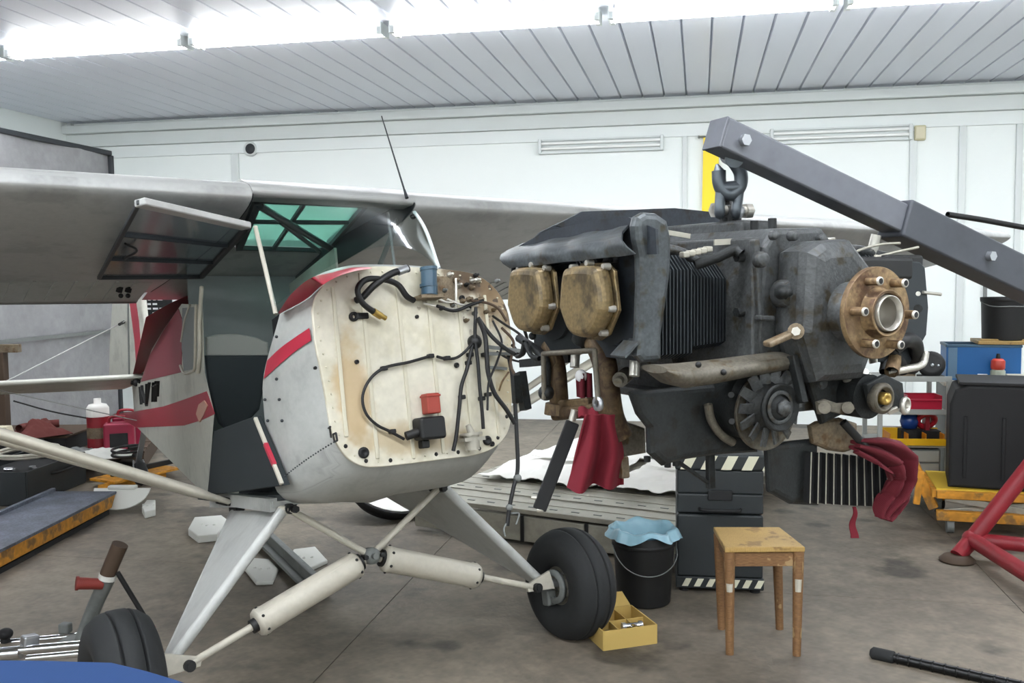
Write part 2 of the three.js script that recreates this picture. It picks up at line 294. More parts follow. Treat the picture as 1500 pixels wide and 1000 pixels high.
{ // foil curtain in front of the left wall
  const x = -6.15, z0 = -9.25, z1 = 1.2, h = 2.93, n = 5;
  const t = thing('foil_curtain', 'crinkled silver insulation curtain hanging along the left side of the hall', 'curtain', V(x, 0, 0));
  for (let i = 0; i < n; i++) {
    const a = z0 + (z1 - z0) * i / n, b = z0 + (z1 - z0) * (i + 1) / n - .01;
    mk('curtain_panel', thickSheet(36, 20, (u, v) => { const z = a + (b - a) * u, y = .01 + (h - .01) * v; return V(.02 * Math.sin(z * 5.1 + v * 2) + .03 * (fbm(u, v, 6, 12 + i, 3) - .5), y, z); }, .012), mats.foil, t);
    mk('batten', box(.05, h, .04, .035, h / 2, b), mats.grey, t);
  }
  mk('top_rail', [box(.07, .05, z1 - z0, 0, h + .02, (z0 + z1) / 2, .01), box(.05, h, .05, 0, h / 2, z0 - .02, .01)], mats.frame, t);
  mk('cross_rail', box(.03, .035, z1 - z0, .05, 1.07, (z0 + z1) / 2), mats.grey, t);
  mk('sticker', box(.006, .05, .22, .06, 1.28, -7.2), mats.print, t, 'small white sticker');
}

// ---------- the aeroplane ----------
{
  const o = at(533, 945, 3.75); o.y = 0;
  const A = new Frame(o, 35 * DEG, 11 * DEG, -.8 * DEG);
  const pl = thing('airplane', 'white and red high-wing light airplane without its engine, standing on two large wheels', 'airplane', o);
  pl.quaternion.copy(A.q);
  const ZF = .579, X = V(1, 0, 0), Y = V(0, 1, 0), Z = V(0, 0, 1);
  const PX = (px, py, x) => A.on(px, py, 'x', x), PY = (px, py, y) => A.on(px, py, 'y', y), PZ = (px, py, z) => A.on(px, py, 'z', z);
  const F = (px, py, off = .02) => PZ(px, py, ZF + off);   // a point in front of the firewall plate

  // wings: an aerofoil in (z, y), swept along the span
  const foil = (x, c = 1) => {
    const pts = [], n = 22, ch = 1.6 * c, le = .165, yl = 1.925 , drop = -.085;
    for (let i = 0; i <= 2 * n; i++) {
      const up = i <= n, k = up ? 1 - i / n : (i - n) / n, t = k * k * (up ? 1 : 1);
      const th = 5 * .125 * (.2969 * Math.sqrt(t) - .126 * t - .3516 * t * t + .2843 * t ** 3 - .1036 * t ** 4);
      pts.push(V(x, yl + drop * t + (up ? th * 1.3 : -th * .55) * ch, le - t * ch));
    }
    return pts;
  };
  for (const s of [-1, 1]) {
    const xs = [.36, 1.4, 2.6, 3.8, 4.8, 5.1, 5.26], secs = xs.map((x, i) => foil(s * x, i === 6 ? .82 : i === 5 ? .96 : 1));
    const w = mk('wing', loft(s > 0 ? secs : secs.slice().reverse()), mats.silver, pl);
    // flap with its stiffening ridges hanging just below the trailing edge
    const fs = x => [V(x, 1.875, -.98), V(x, 1.86, -1.05), V(x, 1.815, -1.44), V(x, 1.79, -1.475), V(x, 1.8, -1.42), V(x, 1.84, -1.06), V(x, 1.86, -.97)].reverse();
    const fl = mk('flap', loft([fs(s * (s > 0 ? .42 : 2.5)), fs(s * (s > 0 ? 2.5 : .42))]), mats.silver2, w);
    const ridge = []; for (let k = 0; k < 22; k++) { const x = s * (.5 + k * .09); ridge.push(bar(V(x, 1.835, -1.1), V(x, 1.802, -1.42), .014, .012)); }
    mk('ridge', ridge, mats.silver2, w).userData.kind = 'stuff';
    mk('root_rib', slab(foil(s * .355), X.clone().multiplyScalar(s), -.012), mats.frame, w);
    if (s < 0) for (const k of [0, 13]) mk('hinge_bracket', [bar(PZ(178 + k, 413, -1.2), PZ(174 + k, 428, -1.22), .022, .02), ball(PZ(177 + k * .8, 433, -1.24), .012)], mats.black, w);
  }
  mk('center_section', loft([-.36, .36].map(x => [V(x, 1.928, .06), V(x, 1.925, .15), V(x, 1.94, .172), V(x, 1.97, .15), V(x, 2.02, .05), V(x, 2.04, -.1), V(x, 2.03, -.1)])), mats.silver, pl);
  mk('roof_rear', loft([-.36, .36].map(x => [V(x, 1.93, -.86), V(x, 2.0, -.86), V(x, 1.95, -1.3), V(x, 1.86, -1.6), V(x, 1.83, -1.6)])), mats.silver, pl);
  // skylight with its tube frame
  const SY = (px, py, y = 1.945) => PY(px, py, y), sq = [[378, 294], [535, 301], [478, 367], [350, 363]].map(p => SY(...p)), sp = (u, v) => sq[0].clone().lerp(sq[1], u).lerp(sq[3].clone().lerp(sq[2], u), v);
  const sky = mk('skylight_frame', [bar(sp(0, 0), sp(1, 0), .016, .02), bar(sp(1, 0), sp(1, 1), .02, .02), bar(sp(1, 1), sp(0, 1), .02, .02), bar(sp(0, 1), sp(0, 0), .03, .03)], mats.frame, pl);
  mkEach('cross_bar', [bar(sp(0, .4), sp(1, .34), .02, .016), bar(sp(.42, 0), sp(.38, 1), .016, .016)], mats.frame, sky);
  mkEach('diagonal_tube', [cyl(SY(381, 302, 1.925), SY(484, 364, 1.915), .016), cyl(SY(412, 326, 1.915), SY(468, 368, 1.905), .011)], mats.frame, sky);
  for (const [ua, ub] of [[0, .41], [.41, 1]]) for (const [va, vb] of [[0, .37], [.37, 1]]) mk('skylight_pane', slab([sp(ua + .005, va + .005), sp(ub - .005, va + .005), sp(ub - .005, vb - .005), sp(ua + .005, vb - .005)].map(p => p.setY(1.958)), Y, .004), mats.green, sky);
  mk('roof_side', slab([sq[1], sq[2], V(.37, 1.945, -.95), V(.37, 1.945, .08)].map(p => p.clone().setY(1.96)), Y, .01), mats.greyfab, pl);
  mk('roof_side', slab([sq[0], V(-.37, 1.945, .08), V(-.37, 1.945, -.95), sq[3]].map(p => p.clone().setY(1.96)), Y, .01), mats.greyfab, pl);
  // windscreen: a bent sheet from the cowl top to the leading edge
  mk('windscreen', thickSheet(20, 8, (u, v) => { const x = -.37 + .74 * u, k = 1 - (x / .37) ** 2; return V(x, (1.46 + .15 * k + .08 * u) * (1 - v) + 1.925 * v, (.33 + .2 * k) * (1 - v) + (.13 + .02 * k) * v + .02 * Math.sin(v * 3.1) * k); }, .003), mats.screen, pl);
  const pa = V(-.37, 1.93, .12), pb = PX(404, 460, -.37), pc = PX(592, 292, .37), pd = PX(643, 393, .37);
  mk('windscreen_post', tube([PX(374, 332, -.37), PX(389, 395, -.37), pb], .009), mats.cream, pl, 'white door post');
  mk('windscreen_post', tube([pc, pc.clone().lerp(pd, .5)  .add(V(0, .02, .03)), pd], .008), mats.white, pl);
  mk('wing_root_seal', tube([PX(580, 289, .36), PX(592, 296, .37), PX(601, 307, .38), PX(606, 318, .38)], .014), mats.black, pl);
  { const q0 = PX(596, 290, .3), q1 = A.on(559, 170, 'x', .3); mk('antenna', [cyl(q0, q0.clone().lerp(q1, .1), .008, .005), cyl(q0, q1, .0045, .0025, 8)], mats.frame, pl, 'thin whip antenna'); }
  // compass and tubes behind the windscreen
  mkEach('cabin_tube', [cyl(V(.3, 1.92, .02), V(.16, 1.5, .3), .006), cyl(V(.36, 1.9, -.85), V(.36, 1.45, -.6), .012), cyl(V(.36, 1.9, .0), V(.36, 1.45, -.6), .012)], mats.grey, pl);

  // firewall
  const fo = [[455, 456], [460, 436], [473, 416], [493, 402], [516, 395], [549, 391], [598, 392], [645, 395], [684, 400], [707, 410], [727, 429], [740, 455], [745, 482], [747, 518], [747, 560], [746, 601], [743, 627], [733, 645], [717, 658], [691, 667], [645, 673], [598, 679], [552, 684], [529, 683], [509, 673], [494, 655], [483, 631], [475, 584], [467, 541], [459, 500]].map(p => PZ(...p, ZF));
  const fw = mk('firewall', slab(fo, Z, .016, .004, true), mats.firewall, pl);
  { const p = fw.geometry.attributes.position, uv = fw.geometry.attributes.uv; for (let i = 0; i < p.count; i++) uv.setXY(i, p.getX(i) + .42, p.getY(i) - .8); }
  const ft = ZF + .016;
  [[489, 420, 505, 640], [530, 402, 550, 672], [582, 402, 603, 672], [628, 440, 648, 664], [674, 440, 690, 655], [716, 432, 724, 640]].forEach(([a, b, c, d]) => {
    const p = PZ(a, b, ft), q = PZ(c, d, ft), x = (p.x + q.x) / 2;
    mk('stiffener', [bar(V(x, p.y, ft + .002), V(x, q.y, ft + .002), .014, .009, Z, .003)], mats.bead, fw);
  });
  { const riv = [], scr = []; const cv = new THREE.CatmullRomCurve3(fo, true), n = 54;
    for (let i = 0; i < n; i++) { const p = cv.getPointAt(i / n), c = V(.06, 1.19, ZF), d = p.clone().sub(c); p.addScaledVector(d, -.022 / d.length()); (i % 2 || p.y > 1.0 ? riv : scr).push(cyl(V(p.x, p.y, ft), V(p.x, p.y, ft + .006), i % 2 || p.y > 1.0 ? .004 : .008, .003, 8)); }
    mk('rivet', riv, mats.bead, fw).userData.kind = 'stuff'; mk('fastener', scr, mats.black, fw).userData.kind = 'stuff'; }
  for (const [px, py, r] of [[532, 663, .02], [713, 645, .018], [461, 539, .006], [522, 530, .008], [610, 464, .007], [668, 535, .01], [697, 440, .008], [676, 437, .012], [720, 650, .01]]) { const p = PZ(px, py, ft); mk('grommet', lathe([[0, 0], [r, 0], [r, .008], [r * .55, .012], [r * .5, .006], [0, .006]], p, Z, 16), mats.black, fw); }
  const fp = (list, off = .025) => list.map(([px, py, o2]) => PZ(px, py, ft + (o2 ?? off)));
  mk('hose', [tube(fp([[593, 395, .06], [575, 400, .06], [548, 418, .05], [530, 436, .03], [521, 440, .01]]), .0125), cyl(PZ(598, 393, ft + .06), PZ(585, 397, ft + .06), .014)], mats.black, fw);
  mk('hose', [tube(fp([[606, 440, .02], [596, 434, .035], [583, 417, .04], [560, 409, .05], [535, 410, .06], [524, 424, .06], [530, 442, .06], [545, 455, .05], [556, 461, .04]]), .011)], mats.black, fw);
  mk('hose_end', [cyl(PZ(547, 456, ft + .05), PZ(558, 463, ft + .04), .013), cyl(PZ(556, 461, ft + .04), PZ(565, 466, ft + .035), .009)], mats.brass, fw, 'brass hose end');
  mk('hose_end', [cyl(PZ(596, 393, ft + .06), PZ(583, 398, ft + .06), .015)], mats.steel, fw);
  mk('cable_clamp', [lathe([[.007, 0], [.017, 0], [.017, .012], [.007, .012], [.007, 0]], PZ(517, 464, ft), Z, 16), box(.045, .022, .012, PZ(526, 463, ft).x + .01, PZ(526, 463, ft).y, ft + .008, .004)], mats.black, fw);
  // fluid reservoir at the top
  { const p = PZ(628, 396, ft + .05), q = PZ(629, 432, ft + .05);
    mk('fuel_strainer', [cyl(q, p, .03, .03, 20), cyl(p, p.clone().setY(p.y + .012), .033, .033, 20), cyl(q.clone().setY(q.y + .03), q.clone().setY(q.y + .042), .033, .033, 20)], M(0x2d4a5c, .35), fw, 'small dark blue canister');
    mk('bracket', [box(.1, .012, .07, q.x + .005, q.y - .006, ft + .035), box(.07, .1, .004, q.x + .1, q.y + .03, ft + .003)], mats.tan, fw); }
  for (const [a, b, c, d] of [[640, 436, 668, 441], [655, 438, 700, 447], [668, 408, 668, 452], [620, 444, 690, 452]]) mk('fuel_line', tube([PZ(a, b, ft + .02), PZ((a + c) / 2, (b + d) / 2 + 4, ft + .03), PZ(c, d, ft + .02)], .005), mats.bolt, fw);
  for (let k = 0; k < 9; k++) { const p = PZ(rr(645, 705), rr(400, 455), ft); mk('fitting', lathe([[0, 0], [.012, 0], [.012, .012], [.006, .014], [.006, .03], [0, .03]], p, Z, 6), k % 2 ? mats.bolt : mats.tan, fw); }
  // thin control cables and their clips
  mk('control_cable', tube(fp([[628, 522], [600, 530], [560, 540], [540, 558], [531, 582], [536, 605], [552, 622], [572, 632], [592, 643]], .02), .0055), mats.black, fw);
  mk('control_cable', tube(fp([[692, 502, .03], [682, 514, .03], [668, 524], [652, 525], [640, 522]], .02), .0055), mats.black, fw);
  mk('cable_loom', tube(fp([[692, 505], [684, 540], [676, 565], [673, 595], [668, 640], [664, 660]], .025), .0075), mats.black, fw);
  mk('cable_loom', tube(fp([[697, 450], [696, 495], [700, 530], [703, 570], [706, 600], [708, 628]], .03), .007), mats.black, fw);
  mk('cable_loom', tube(fp([[700, 465], [710, 490], [713, 520], [715, 545], [724, 575], [742, 600], [754, 620]], .06), .009), mats.black, fw);
  mk('cable_loom', tube(fp([[700, 465, .03], [718, 490, .05], [740, 510, .12], [756, 520, .2]], .06), .008), mats.black, fw);
  mk('cable_loom', tube(fp([[722, 463, .02], [738, 474, .1], [757, 486, .25], [768, 495, .33]], .06), .005), mats.black, fw);
  mk('cable_loom', tube(fp([[745, 520, .05], [752, 560, .06], [755, 600, .06], [757, 640, .06], [758, 690, .06], [752, 715, .06], [746, 745, .06], [743, 770, .06]], .06), .008), mats.black, fw, 'black loom hanging down past the firewall edge');
  mkEach('hanging_wire', [tube(fp([[743, 765, .06], [738, 775, .06], [740, 785, .06]]), .004), tube(fp([[748, 752, .06], [760, 752, .06], [756, 768, .06]]), .004), ball(PZ(758, 700, ft + .06), .016), ball(PZ(746, 743, ft + .06), .013)], mats.grey, fw);
  for (const [px, py] of [[628, 522], [560, 540], [572, 632], [652, 525], [683, 532], [674, 582], [703, 584], [712, 578], [707, 520], [686, 520]]) mk('clip', box(.022, .016, .026, PZ(px, py, ft).x, PZ(px, py, ft).y, ft + .013, .004), mats.black, fw);
  mk('cable_drum', lathe([[0, 0], [.026, 0], [.028, .02], [.02, .03], [.01, .04], [0, .04]], PZ(693, 501, ft), Z, 18), mats.black, fw);
  { // solenoid box with a red cap
    const p = PZ(622, 628, ft), q = PZ(626, 592, ft);
    mk('relay_box', [box(.105, .082, .07, p.x, p.y, ft + .035, .012), cyl(V(p.x - .05, p.y - .01, ft + .04), V(p.x - .095, p.y - .02, ft + .03), .016), box(.03, .03, .04, p.x - .02, p.y - .055, ft + .02, .006)], mats.black, fw, 'black box with a cable entry');
    mk('red_block', [box(.055, .075, .05, q.x, q.y, ft + .026, .006), box(.06, .008, .055, q.x, q.y + .028, ft + .027, .003)], M(0x98392c, .5), fw); }
  { const p = PZ(684, 646, ft); mk('pump', [cyl(V(p.x, p.y - .035, ft + .035), V(p.x, p.y + .02, ft + .035), .027, .03, 18), cyl(V(p.x, p.y + .02, ft + .035), V(p.x, p.y + .03, ft + .035), .042, .042, 18), cyl(V(p.x, p.y + .03, ft + .035), V(p.x - .01, p.y + .06, ft + .035), .014, .01), box(.09, .014, .06, p.x, p.y + .005, ft + .03)], mats.alu, fw); }
  { const lo = [[[722, 470], [735, 500], [728, 530], [716, 560], [714, 600]], [[735, 480], [752, 500], [748, 535], [760, 560], [757, 590]], [[750, 505], [765, 520], [772, 500], [768, 482]], [[728, 515], [745, 525], [770, 530], [785, 522]], [[690, 440], [715, 444], [730, 452], [742, 470]], [[640, 448], [665, 455], [690, 446], [708, 440]]];
    lo.forEach((q, i) => mk('wire', tube(q.map(([x, y], k) => PZ(x, y, ft + .03 + (i < 4 ? .05 * k : .01))), .0045 + .001 * (i % 3)), i % 3 === 1 ? mats.brown : mats.black, fw)); }
  for (let k = 0; k < 12; k++) { const p = PZ(rr(640, 735), rr(398, 470), ft); mk('fitting', lathe([[0, 0], [.009, 0], [.009, .012], [.005, .014], [.005, .026], [0, .026]], p, Z, 6), [mats.black, mats.tan, mats.grey][k % 3], fw); }
  mk('bracket', [bar(PZ(716, 518, ft + .02), PZ(752, 518, ft + .08), .02, .012), bar(PZ(718, 538, ft + .01), PZ(742, 540, ft + .01), .006, .012), bar(PZ(716, 508, ft + .03), PZ(765, 514, ft + .16), .014, .014)], mats.grey, fw);
  mk('fuel_line', tube(fp([[745, 545, .03], [735, 560, .05], [731, 572, .03]]), .004), mats.rust, fw);

  // boot cowl: firewall outline lofted back to the door
  const N = 96, cf = V(.066, 1.19, 0);
  const rayHit = (a) => { let best = 0; const d = new THREE.Vector2(Math.cos(a), Math.sin(a)); for (let i = 0; i < fo.length; i++) { const p = fo[i], q = fo[(i + 1) % fo.length], ex = q.x - p.x, ey = q.y - p.y, px = p.x - cf.x, py = p.y - cf.y, den = d.x * ey - d.y * ex; if (Math.abs(den) < 1e-9) continue; const t = (px * ey - py * ex) / den, s = (px * d.y - py * d.x) / den; if (t > 0 && s >= 0 && s <= 1) best = t; } return best; };
  const kz = [[ZF + .003, 0], [ZF - .035, .3], [.46, .7], [.36, 1], [.1, 1]];
  const kAt = z => { for (let i = 0; i < kz.length - 1; i++) if (z <= kz[i][0] + 1e-6 && z >= kz[i + 1][0]) { const t = (kz[i][0] - z) / (kz[i][0] - kz[i + 1][0]); return kz[i][1] + t * (kz[i + 1][1] - kz[i][1]); } return z > .5 ? 0 : 1; };
  const sec = t => { const out = []; for (let i = 0; i < N; i++) {
    const a = i / N * 2 * Math.PI + .01, r = rayHit(a), c = Math.cos(a), s = Math.sin(a), P = s > 0 ? 3.2 : 7, R = 1 / (Math.abs(c / .41) ** P + Math.abs(s / (s > 0 ? .435 : .455)) ** P) ** (1 / P), y1 = 1.175 + R * s;
    const za = .18 + .18 * sm(1.15, 1.43, y1) + .12 * sm(1.43, 1.6, y1), z = ZF + .003 + (za - ZF - .003) * t, k = kAt(z);
    out.push(V((cf.x + r * c) * (1 - k) + (.02 + R * c) * k, (cf.y + r * s) * (1 - k) + y1 * k, z)); } return out; };
  const cowlSecs = [0, .05, .1, .2, .35, .5, .65, .8, 1].map(sec);
  const cowl = mk('boot_cowl', loft(cowlSecs, true, false), mats.silver2, pl);
  // the floor, belly and cabin between the door posts
  const bx = .385;
  mk('belly', slab([V(-bx, .72, .18), V(bx, .72, .18), V(bx, .735, -.6), V(-bx, .735, -.6)], Y, .02), mats.silver2, pl);
  mk('belly_keel', loft([[.56, .84], [.45, .78], [.2, .7], [-.2, .705], [-.6, .73]].map(([z, y]) => [V(-.2, y + .03, z), V(0, y - .005, z), V(.22, y + .03, z), V(.1, y + .05, z), V(-.1, y + .05, z)])), mats.silver2, pl);
  { const riv = []; for (let k = 0; k < 22; k++) { const p = PX(415 + k * 3.1 * (k / 22 * .2 + .9), 697 - k * 2.35, -.41); riv.push(ball(p.setX(-.403), .003)); } for (const [a, b] of [[405, 555], [388, 585], [409, 585], [392, 616], [413, 616], [405, 493]]) riv.push(ball(PX(a, b, -.4), .006)); for (let k = 0; k < 12; k++) riv.push(ball(V(rr(-.3, .3), .718, rr(-.4, .1)), .006)); mk('rivet', riv, mats.frame, cowl).userData.kind = 'stuff'; }
  const skin = (px, py, off = .009) => { // the first hit of a sight line on the cowl side, pushed out a little
    const rc = new THREE.Raycaster(A.cp.clone(), ray(px, py).applyQuaternion(A.qi).normalize()), cm = new THREE.Mesh(cowl.geometry, new THREE.MeshBasicMaterial({ side: THREE.DoubleSide })); cm.updateMatrixWorld(); const h = rc.intersectObject(cm)[0];
    return h ? h.point.addScaledVector(rc.ray.direction, -off) : PX(px, py, -.405);
  };
  const ribbon = (a, b, t = .003) => { const n = a.length, L = a.map(p => skin(...p)), R = b.map(p => skin(...p)); return sheet(n - 1, 1, (u, v) => { const k = Math.round(u * (n - 1)); return (v ? R : L)[k].clone(); }); };
  const lerp2 = (list, n) => { const c = new THREE.CatmullRomCurve3(list.map(p => V(p[0], p[1], 0)), false, 'centripetal'); return Array.from({ length: n + 1 }, (_, i) => { const p = c.getPoint(i / n); return [p.x, p.y]; }); };
  mk('red_stripe', ribbon(lerp2([[391, 528], [410, 510], [432, 494], [453, 480]], 12), lerp2([[386, 555], [410, 533], [434, 513], [456, 498]], 12)), mats.red, cowl, 'red painted stripe on the side');
mk('red_band', ribbon(lerp2([[408, 457], [428, 429], [456, 407], [488, 398.5], [514, 392], [540, 391]], 44), lerp2([[409, 460], [450, 437], [473, 417], [497, 404], [520, 397], [545, 393]], 44)), mats.red, cowl, 'red painted band over the cowl top');
  mk('edge_strip', ribbon(lerp2([[371, 611], [383, 640], [398, 675], [408, 705]], 10), lerp2([[375, 609], [389, 640], [404, 675], [414, 705]], 10)), mats.cream, cowl);
  mk('edge_mark', ribbon(lerp2([[387, 650], [394, 666], [399, 678]], 4), lerp2([[392, 648], [399, 664], [405, 676]], 4).map(p => p), .004), mats.red, cowl);
  { // figures stencilled on the cowl edge
    const s = []; for (const [a, b, c, d] of [[483, 625, 485, 640], [481, 627, 484, 625], [488, 636, 492, 634], [492, 634, 494, 645], [494, 645, 490, 647], [490, 647, 488, 636]]) s.push(cyl(skin(a, b), skin(c, d), .0035, .0035, 6)); mk('stencil', s, mats.black, cowl); }

  // cabin inside
  mk('cabin_side', box(.02, .75, 1.38, .355, 1.1, -.5), mats.greyfab, pl);
  mk('cabin_floor', slab([V(-.365, .75, .18), V(.37, .75, .18), V(.36, .75, -1.2), V(-.26, .75, -1.2), V(-.36, .75, -.58)], Y, .02), mats.cabin, pl);
  mk('rear_bulkhead', box(.58, 1.12, .02, .06, 1.32, -1.2), mats.greyfab, pl);
  mk('instrument_panel', slab([V(-.36, 1.2, .26), V(.36, 1.2, .26), V(.36, 1.48, .26), V(.2, 1.53, .26), V(-.2, 1.53, .26), V(-.36, 1.42, .26)], Z, -.02), mats.dark, pl);
  { const s = mk('seat', [box(.5, .1, .45, 0, .98, -.5, .03), box(.44, .2, .4, 0, .85, -.5, .01)], mats.seat, pl);
    const zb = -.62; mk('seat_back', slab([[298, 521], [392, 521], [388, 548], [378, 600], [340, 640], [318, 620], [305, 580]].map(p => PZ(...p, zb)), Z, -.08, .015), mats.seat, s);
    mk('seat_top', slab([[300, 522], [300, 494], [318, 490], [345, 489], [372, 494], [391, 502], [392, 522]].map(p => PZ(...p, zb - .01)), Z, -.06, .01), mats.greyband, s, 'grey band on the seat top'); }

  // rear fuselage
  const dz = -.58, tz = -4.0, tx = .17;
  const p1 = V(-.37, 0, dz), p2 = V(tx - .05, 0, tz), sn = V(p2.z - p1.z, 0, -(p2.x - p1.x)).normalize(); if (sn.x > 0) sn.negate();
  const S = (px, py) => A.plane(px, py, p1, sn);
  const tailS = (y) => V(p2.x, y, tz);
  const tl = S(200, 622), tlo = V(p2.x, 1.3, tz);
  const fside = mk('fuselage_side', slab([S(297, 446), S(300, 545), S(314, 604), S(304, 727), tlo.clone(), V(p2.x, 1.63, tz), S(205, 562), S(222, 512), S(240, 482), S(266, 445)], sn, -.012), mats.fuse, pl);
  const D = (list, m, n, lab) => mk(n, slab(list.map(p => S(...p)), sn, n === 'diamond' ? .007 : .003), m, fside, lab);
  D([[207, 559], [220, 520], [240, 484], [262, 452], [268, 470], [266, 545]], mats.maroon, 'red_panel', 'dull red upper side panel');
  D([[166, 606], [200, 602], [240, 595], [270, 585], [303, 573], [315, 606], [296, 615], [270, 623], [200, 626]], mats.red, 'red_stripe');
  D([[289, 606], [293, 592], [301, 586], [306, 594], [300, 608], [294, 618]], M(0xc79a86, .5), 'diamond');
  D([[268, 451], [288, 449], [287, 540], [270, 543], [266, 500]], mats.greyfab, 'side_window', 'grey rear side window');
  mk('window_trim', [tube([S(289, 446), S(288, 500), S(287, 538), S(282, 544), S(270, 545), S(266, 535)].map(p => p.addScaledVector(sn, .006)), .007), tube([S(280, 446), S(272, 470), S(267, 500)].map(p => p.addScaledVector(sn, .006)), .005)], mats.cream, fside);
  { const L = []; for (const [a, b, c, d] of [[207, 566, 209, 592], [210, 564, 212, 590], [209, 566, 217, 594], [217, 562, 217, 592], [217, 590, 221, 560], [227, 560, 226, 588], [231, 558, 230, 588], [234, 558, 233, 580], [226, 566, 234, 562]]) L.push(bar(S(a, b).addScaledVector(sn, .004), S(c, d).addScaledVector(sn, .004), .006, .03, sn)); mk('registration_letter', L.slice(0, 5), mats.black, fside, 'black registration letter'); mk('registration_letter', L.slice(5), mats.black, fside, 'black registration letter'); }
  mk('door_post', tube([S(299, 420), S(296, 470), S(296, 520), S(293, 545)].map(p => p.addScaledVector(sn, .01)), .009), mats.cream, pl, 'white door post');
  mk('door_sill', bar(V(-.375, .77, dz), V(-.38, .735, .17), .03, .05), mats.silver2, pl);
  // far side, bottom and top of the tail cone
  mk('fuselage_top', sheet(10, 10, (u, v) => { const a = V(-.37 + u * (p2.x + .37), 1.72 - .08 * u, -1.5 + u * (tz + 1.5)), b = V(.37 + u * (tx + .05 - .37), 1.72 - .08 * u, -1.5 + u * (tz + 1.5)); const p = a.lerp(b, v); p.y += Math.sin(v * Math.PI) * .14 * (1 - .8 * u); return p; }), mats.red, pl);
  mk('fuselage_side', slab([V(.37, .76, dz), V(.37, 1.9, dz), V(.37, 1.8, -1.55), V(tx + .05, 1.63, tz), V(tx + .05, 1.3, tz)], X, .012), mats.fuse, pl);
  mk('fuselage_bottom', slab([V(-.37, .75, dz), V(.37, .75, dz), V(tx + .05, 1.3, tz), V(tx - .05, 1.3, tz)], V(0, -1, -.16), .012), mats.fuse, pl);
  // tail
  { const c = V(tx, 0, 0), fin = mk('fin', slab([[208, 562], [214, 520], [209, 470], [204, 425], [190, 415], [172, 416], [164, 440], [160, 500], [159, 566]].map(p => PX(...p, tx)), X, .05, .018), mats.fuse, pl);
    mk('red_stripe', slab([[188, 430], [197, 430], [203, 470], [208, 535], [200, 548], [197, 500]].map(p => PX(...p, tx - .003)), X, .003), mats.red, fin);
    mk('rudder_gap', slab([[186, 430], [188, 430], [190, 556], [188, 556]].map(p => PX(...p, tx - .003)), X, .003), mats.grey, fin);
    const st = (x0, x1, c0, c1) => loft([[x0, c0], [x1, c1]].map(([x, cc]) => [V(x, 1.64, -3.62), V(x, 1.62, -3.6), V(x, 1.6, -3.62), V(x, 1.595, -3.62 - cc * .6), V(x, 1.6, -3.62 - cc), V(x, 1.625, -3.62 - cc * .6)].map(p => p)).sort((a, b) => b[0].x - a[0].x));
    for (const s of [-1, 1]) mk('stabilizer', st(tx + s * .03, tx + s * 1.45, .75, .5), mats.fuse, pl);
    mkEach('brace_wire', [cyl(PX(184, 470, tx), V(tx - 1.0, 1.62, -3.8), .004, .004, 6), cyl(PX(184, 470, tx).setX(tx + .03), V(tx + 1.0, 1.62, -3.8), .004, .004, 6), cyl(V(tx - .05, 1.3, -3.8), V(tx - 1.0, 1.6, -3.8), .004, .004, 6)], mats.silver, pl);
    mk('turnbuckle', cyl(PX(182, 471, tx), PX(175, 475, tx - .06), .012), mats.black, pl);
    mk('root_fitting', [ball(PZ(200, 560, -3.62), .03), cyl(PZ(192, 560, -3.62), PZ(212, 563, -3.62), .016)], mats.black, pl);
    const tw = lathe([[.03, -.03], [.08, -.035], [.1, 0], [.08, .035], [.03, .03]], V(tx, .92, -4.15), X, 20); mk('tailwheel', tw, mats.rubber, pl); mk('tailwheel_spring', [bar(V(tx, 1.32, -3.85), V(tx, 1.0, -4.2), .04, .015), cyl(V(tx - .05, .92, -4.15), V(tx + .05, .92, -4.15), .012), bar(V(tx + .05, .92, -4.15), V(tx + .03, 1.02, -4.2), .01, .03), bar(V(tx - .05, .92, -4.15), V(tx - .03, 1.02, -4.2), .01, .03)], mats.steel, pl); }

  // open upper door against the wing, and the folded lower door
  { const q = [[204, 296], [364, 332], [295, 406], [145, 407]].map(p => PY(...p, 1.79)), fr = (a, b, w = .016) => bar(a, b, w, .016, Y, .003);
    const d = mk('upper_door', [fr(q[1], q[2]), fr(q[2], q[3]), fr(q[3], q[0])], mats.frame, pl, 'open framed upper door under the wing');
    mk('front_rail', bar(q[0], q[1].clone().lerp(q[0], .02), .05, .026, Y, .006), mats.silver, d);
    for (const k of [.34, .67]) mk('cross_bar', fr(q[0].clone().lerp(q[3], k + .02), q[1].clone().lerp(q[2], k), .009), mats.frame, d);
    mk('pane', slab(q.map(p => p.clone().add(V(0, .004, 0))), Y, .004), mats.smoke, d);
    mk('latch', [tube([q[0].clone().lerp(q[3], .42).add(V(.02, -.015, 0)), q[0].clone().lerp(q[3], .5).add(V(.07, -.02, .02)), q[0].clone().lerp(q[3], .6).add(V(.05, -.02, -.02))], .005)], mats.black, d);
    mk('hinge', [cyl(q[1].clone().lerp(q[2], .02), q[1].clone().lerp(q[2], .98), .012)], mats.black, d); }
  { const xo = -.425, d = mk('lower_door', slab([[313, 631], [372, 609], [388, 646], [414, 711], [303, 726]].map(p => PX(...p, xo)), X, .03, .006), mats.seat, pl, 'black folded-down lower door');
    mk('edge_strip', bar(PX(374, 612, xo), PX(413, 709, xo), .012, .014, X, .002), mats.cream, d); mk('red_tape', bar(PX(389, 650, xo), PX(402, 681, xo), .016, .016, X, .002), mats.red, d); }

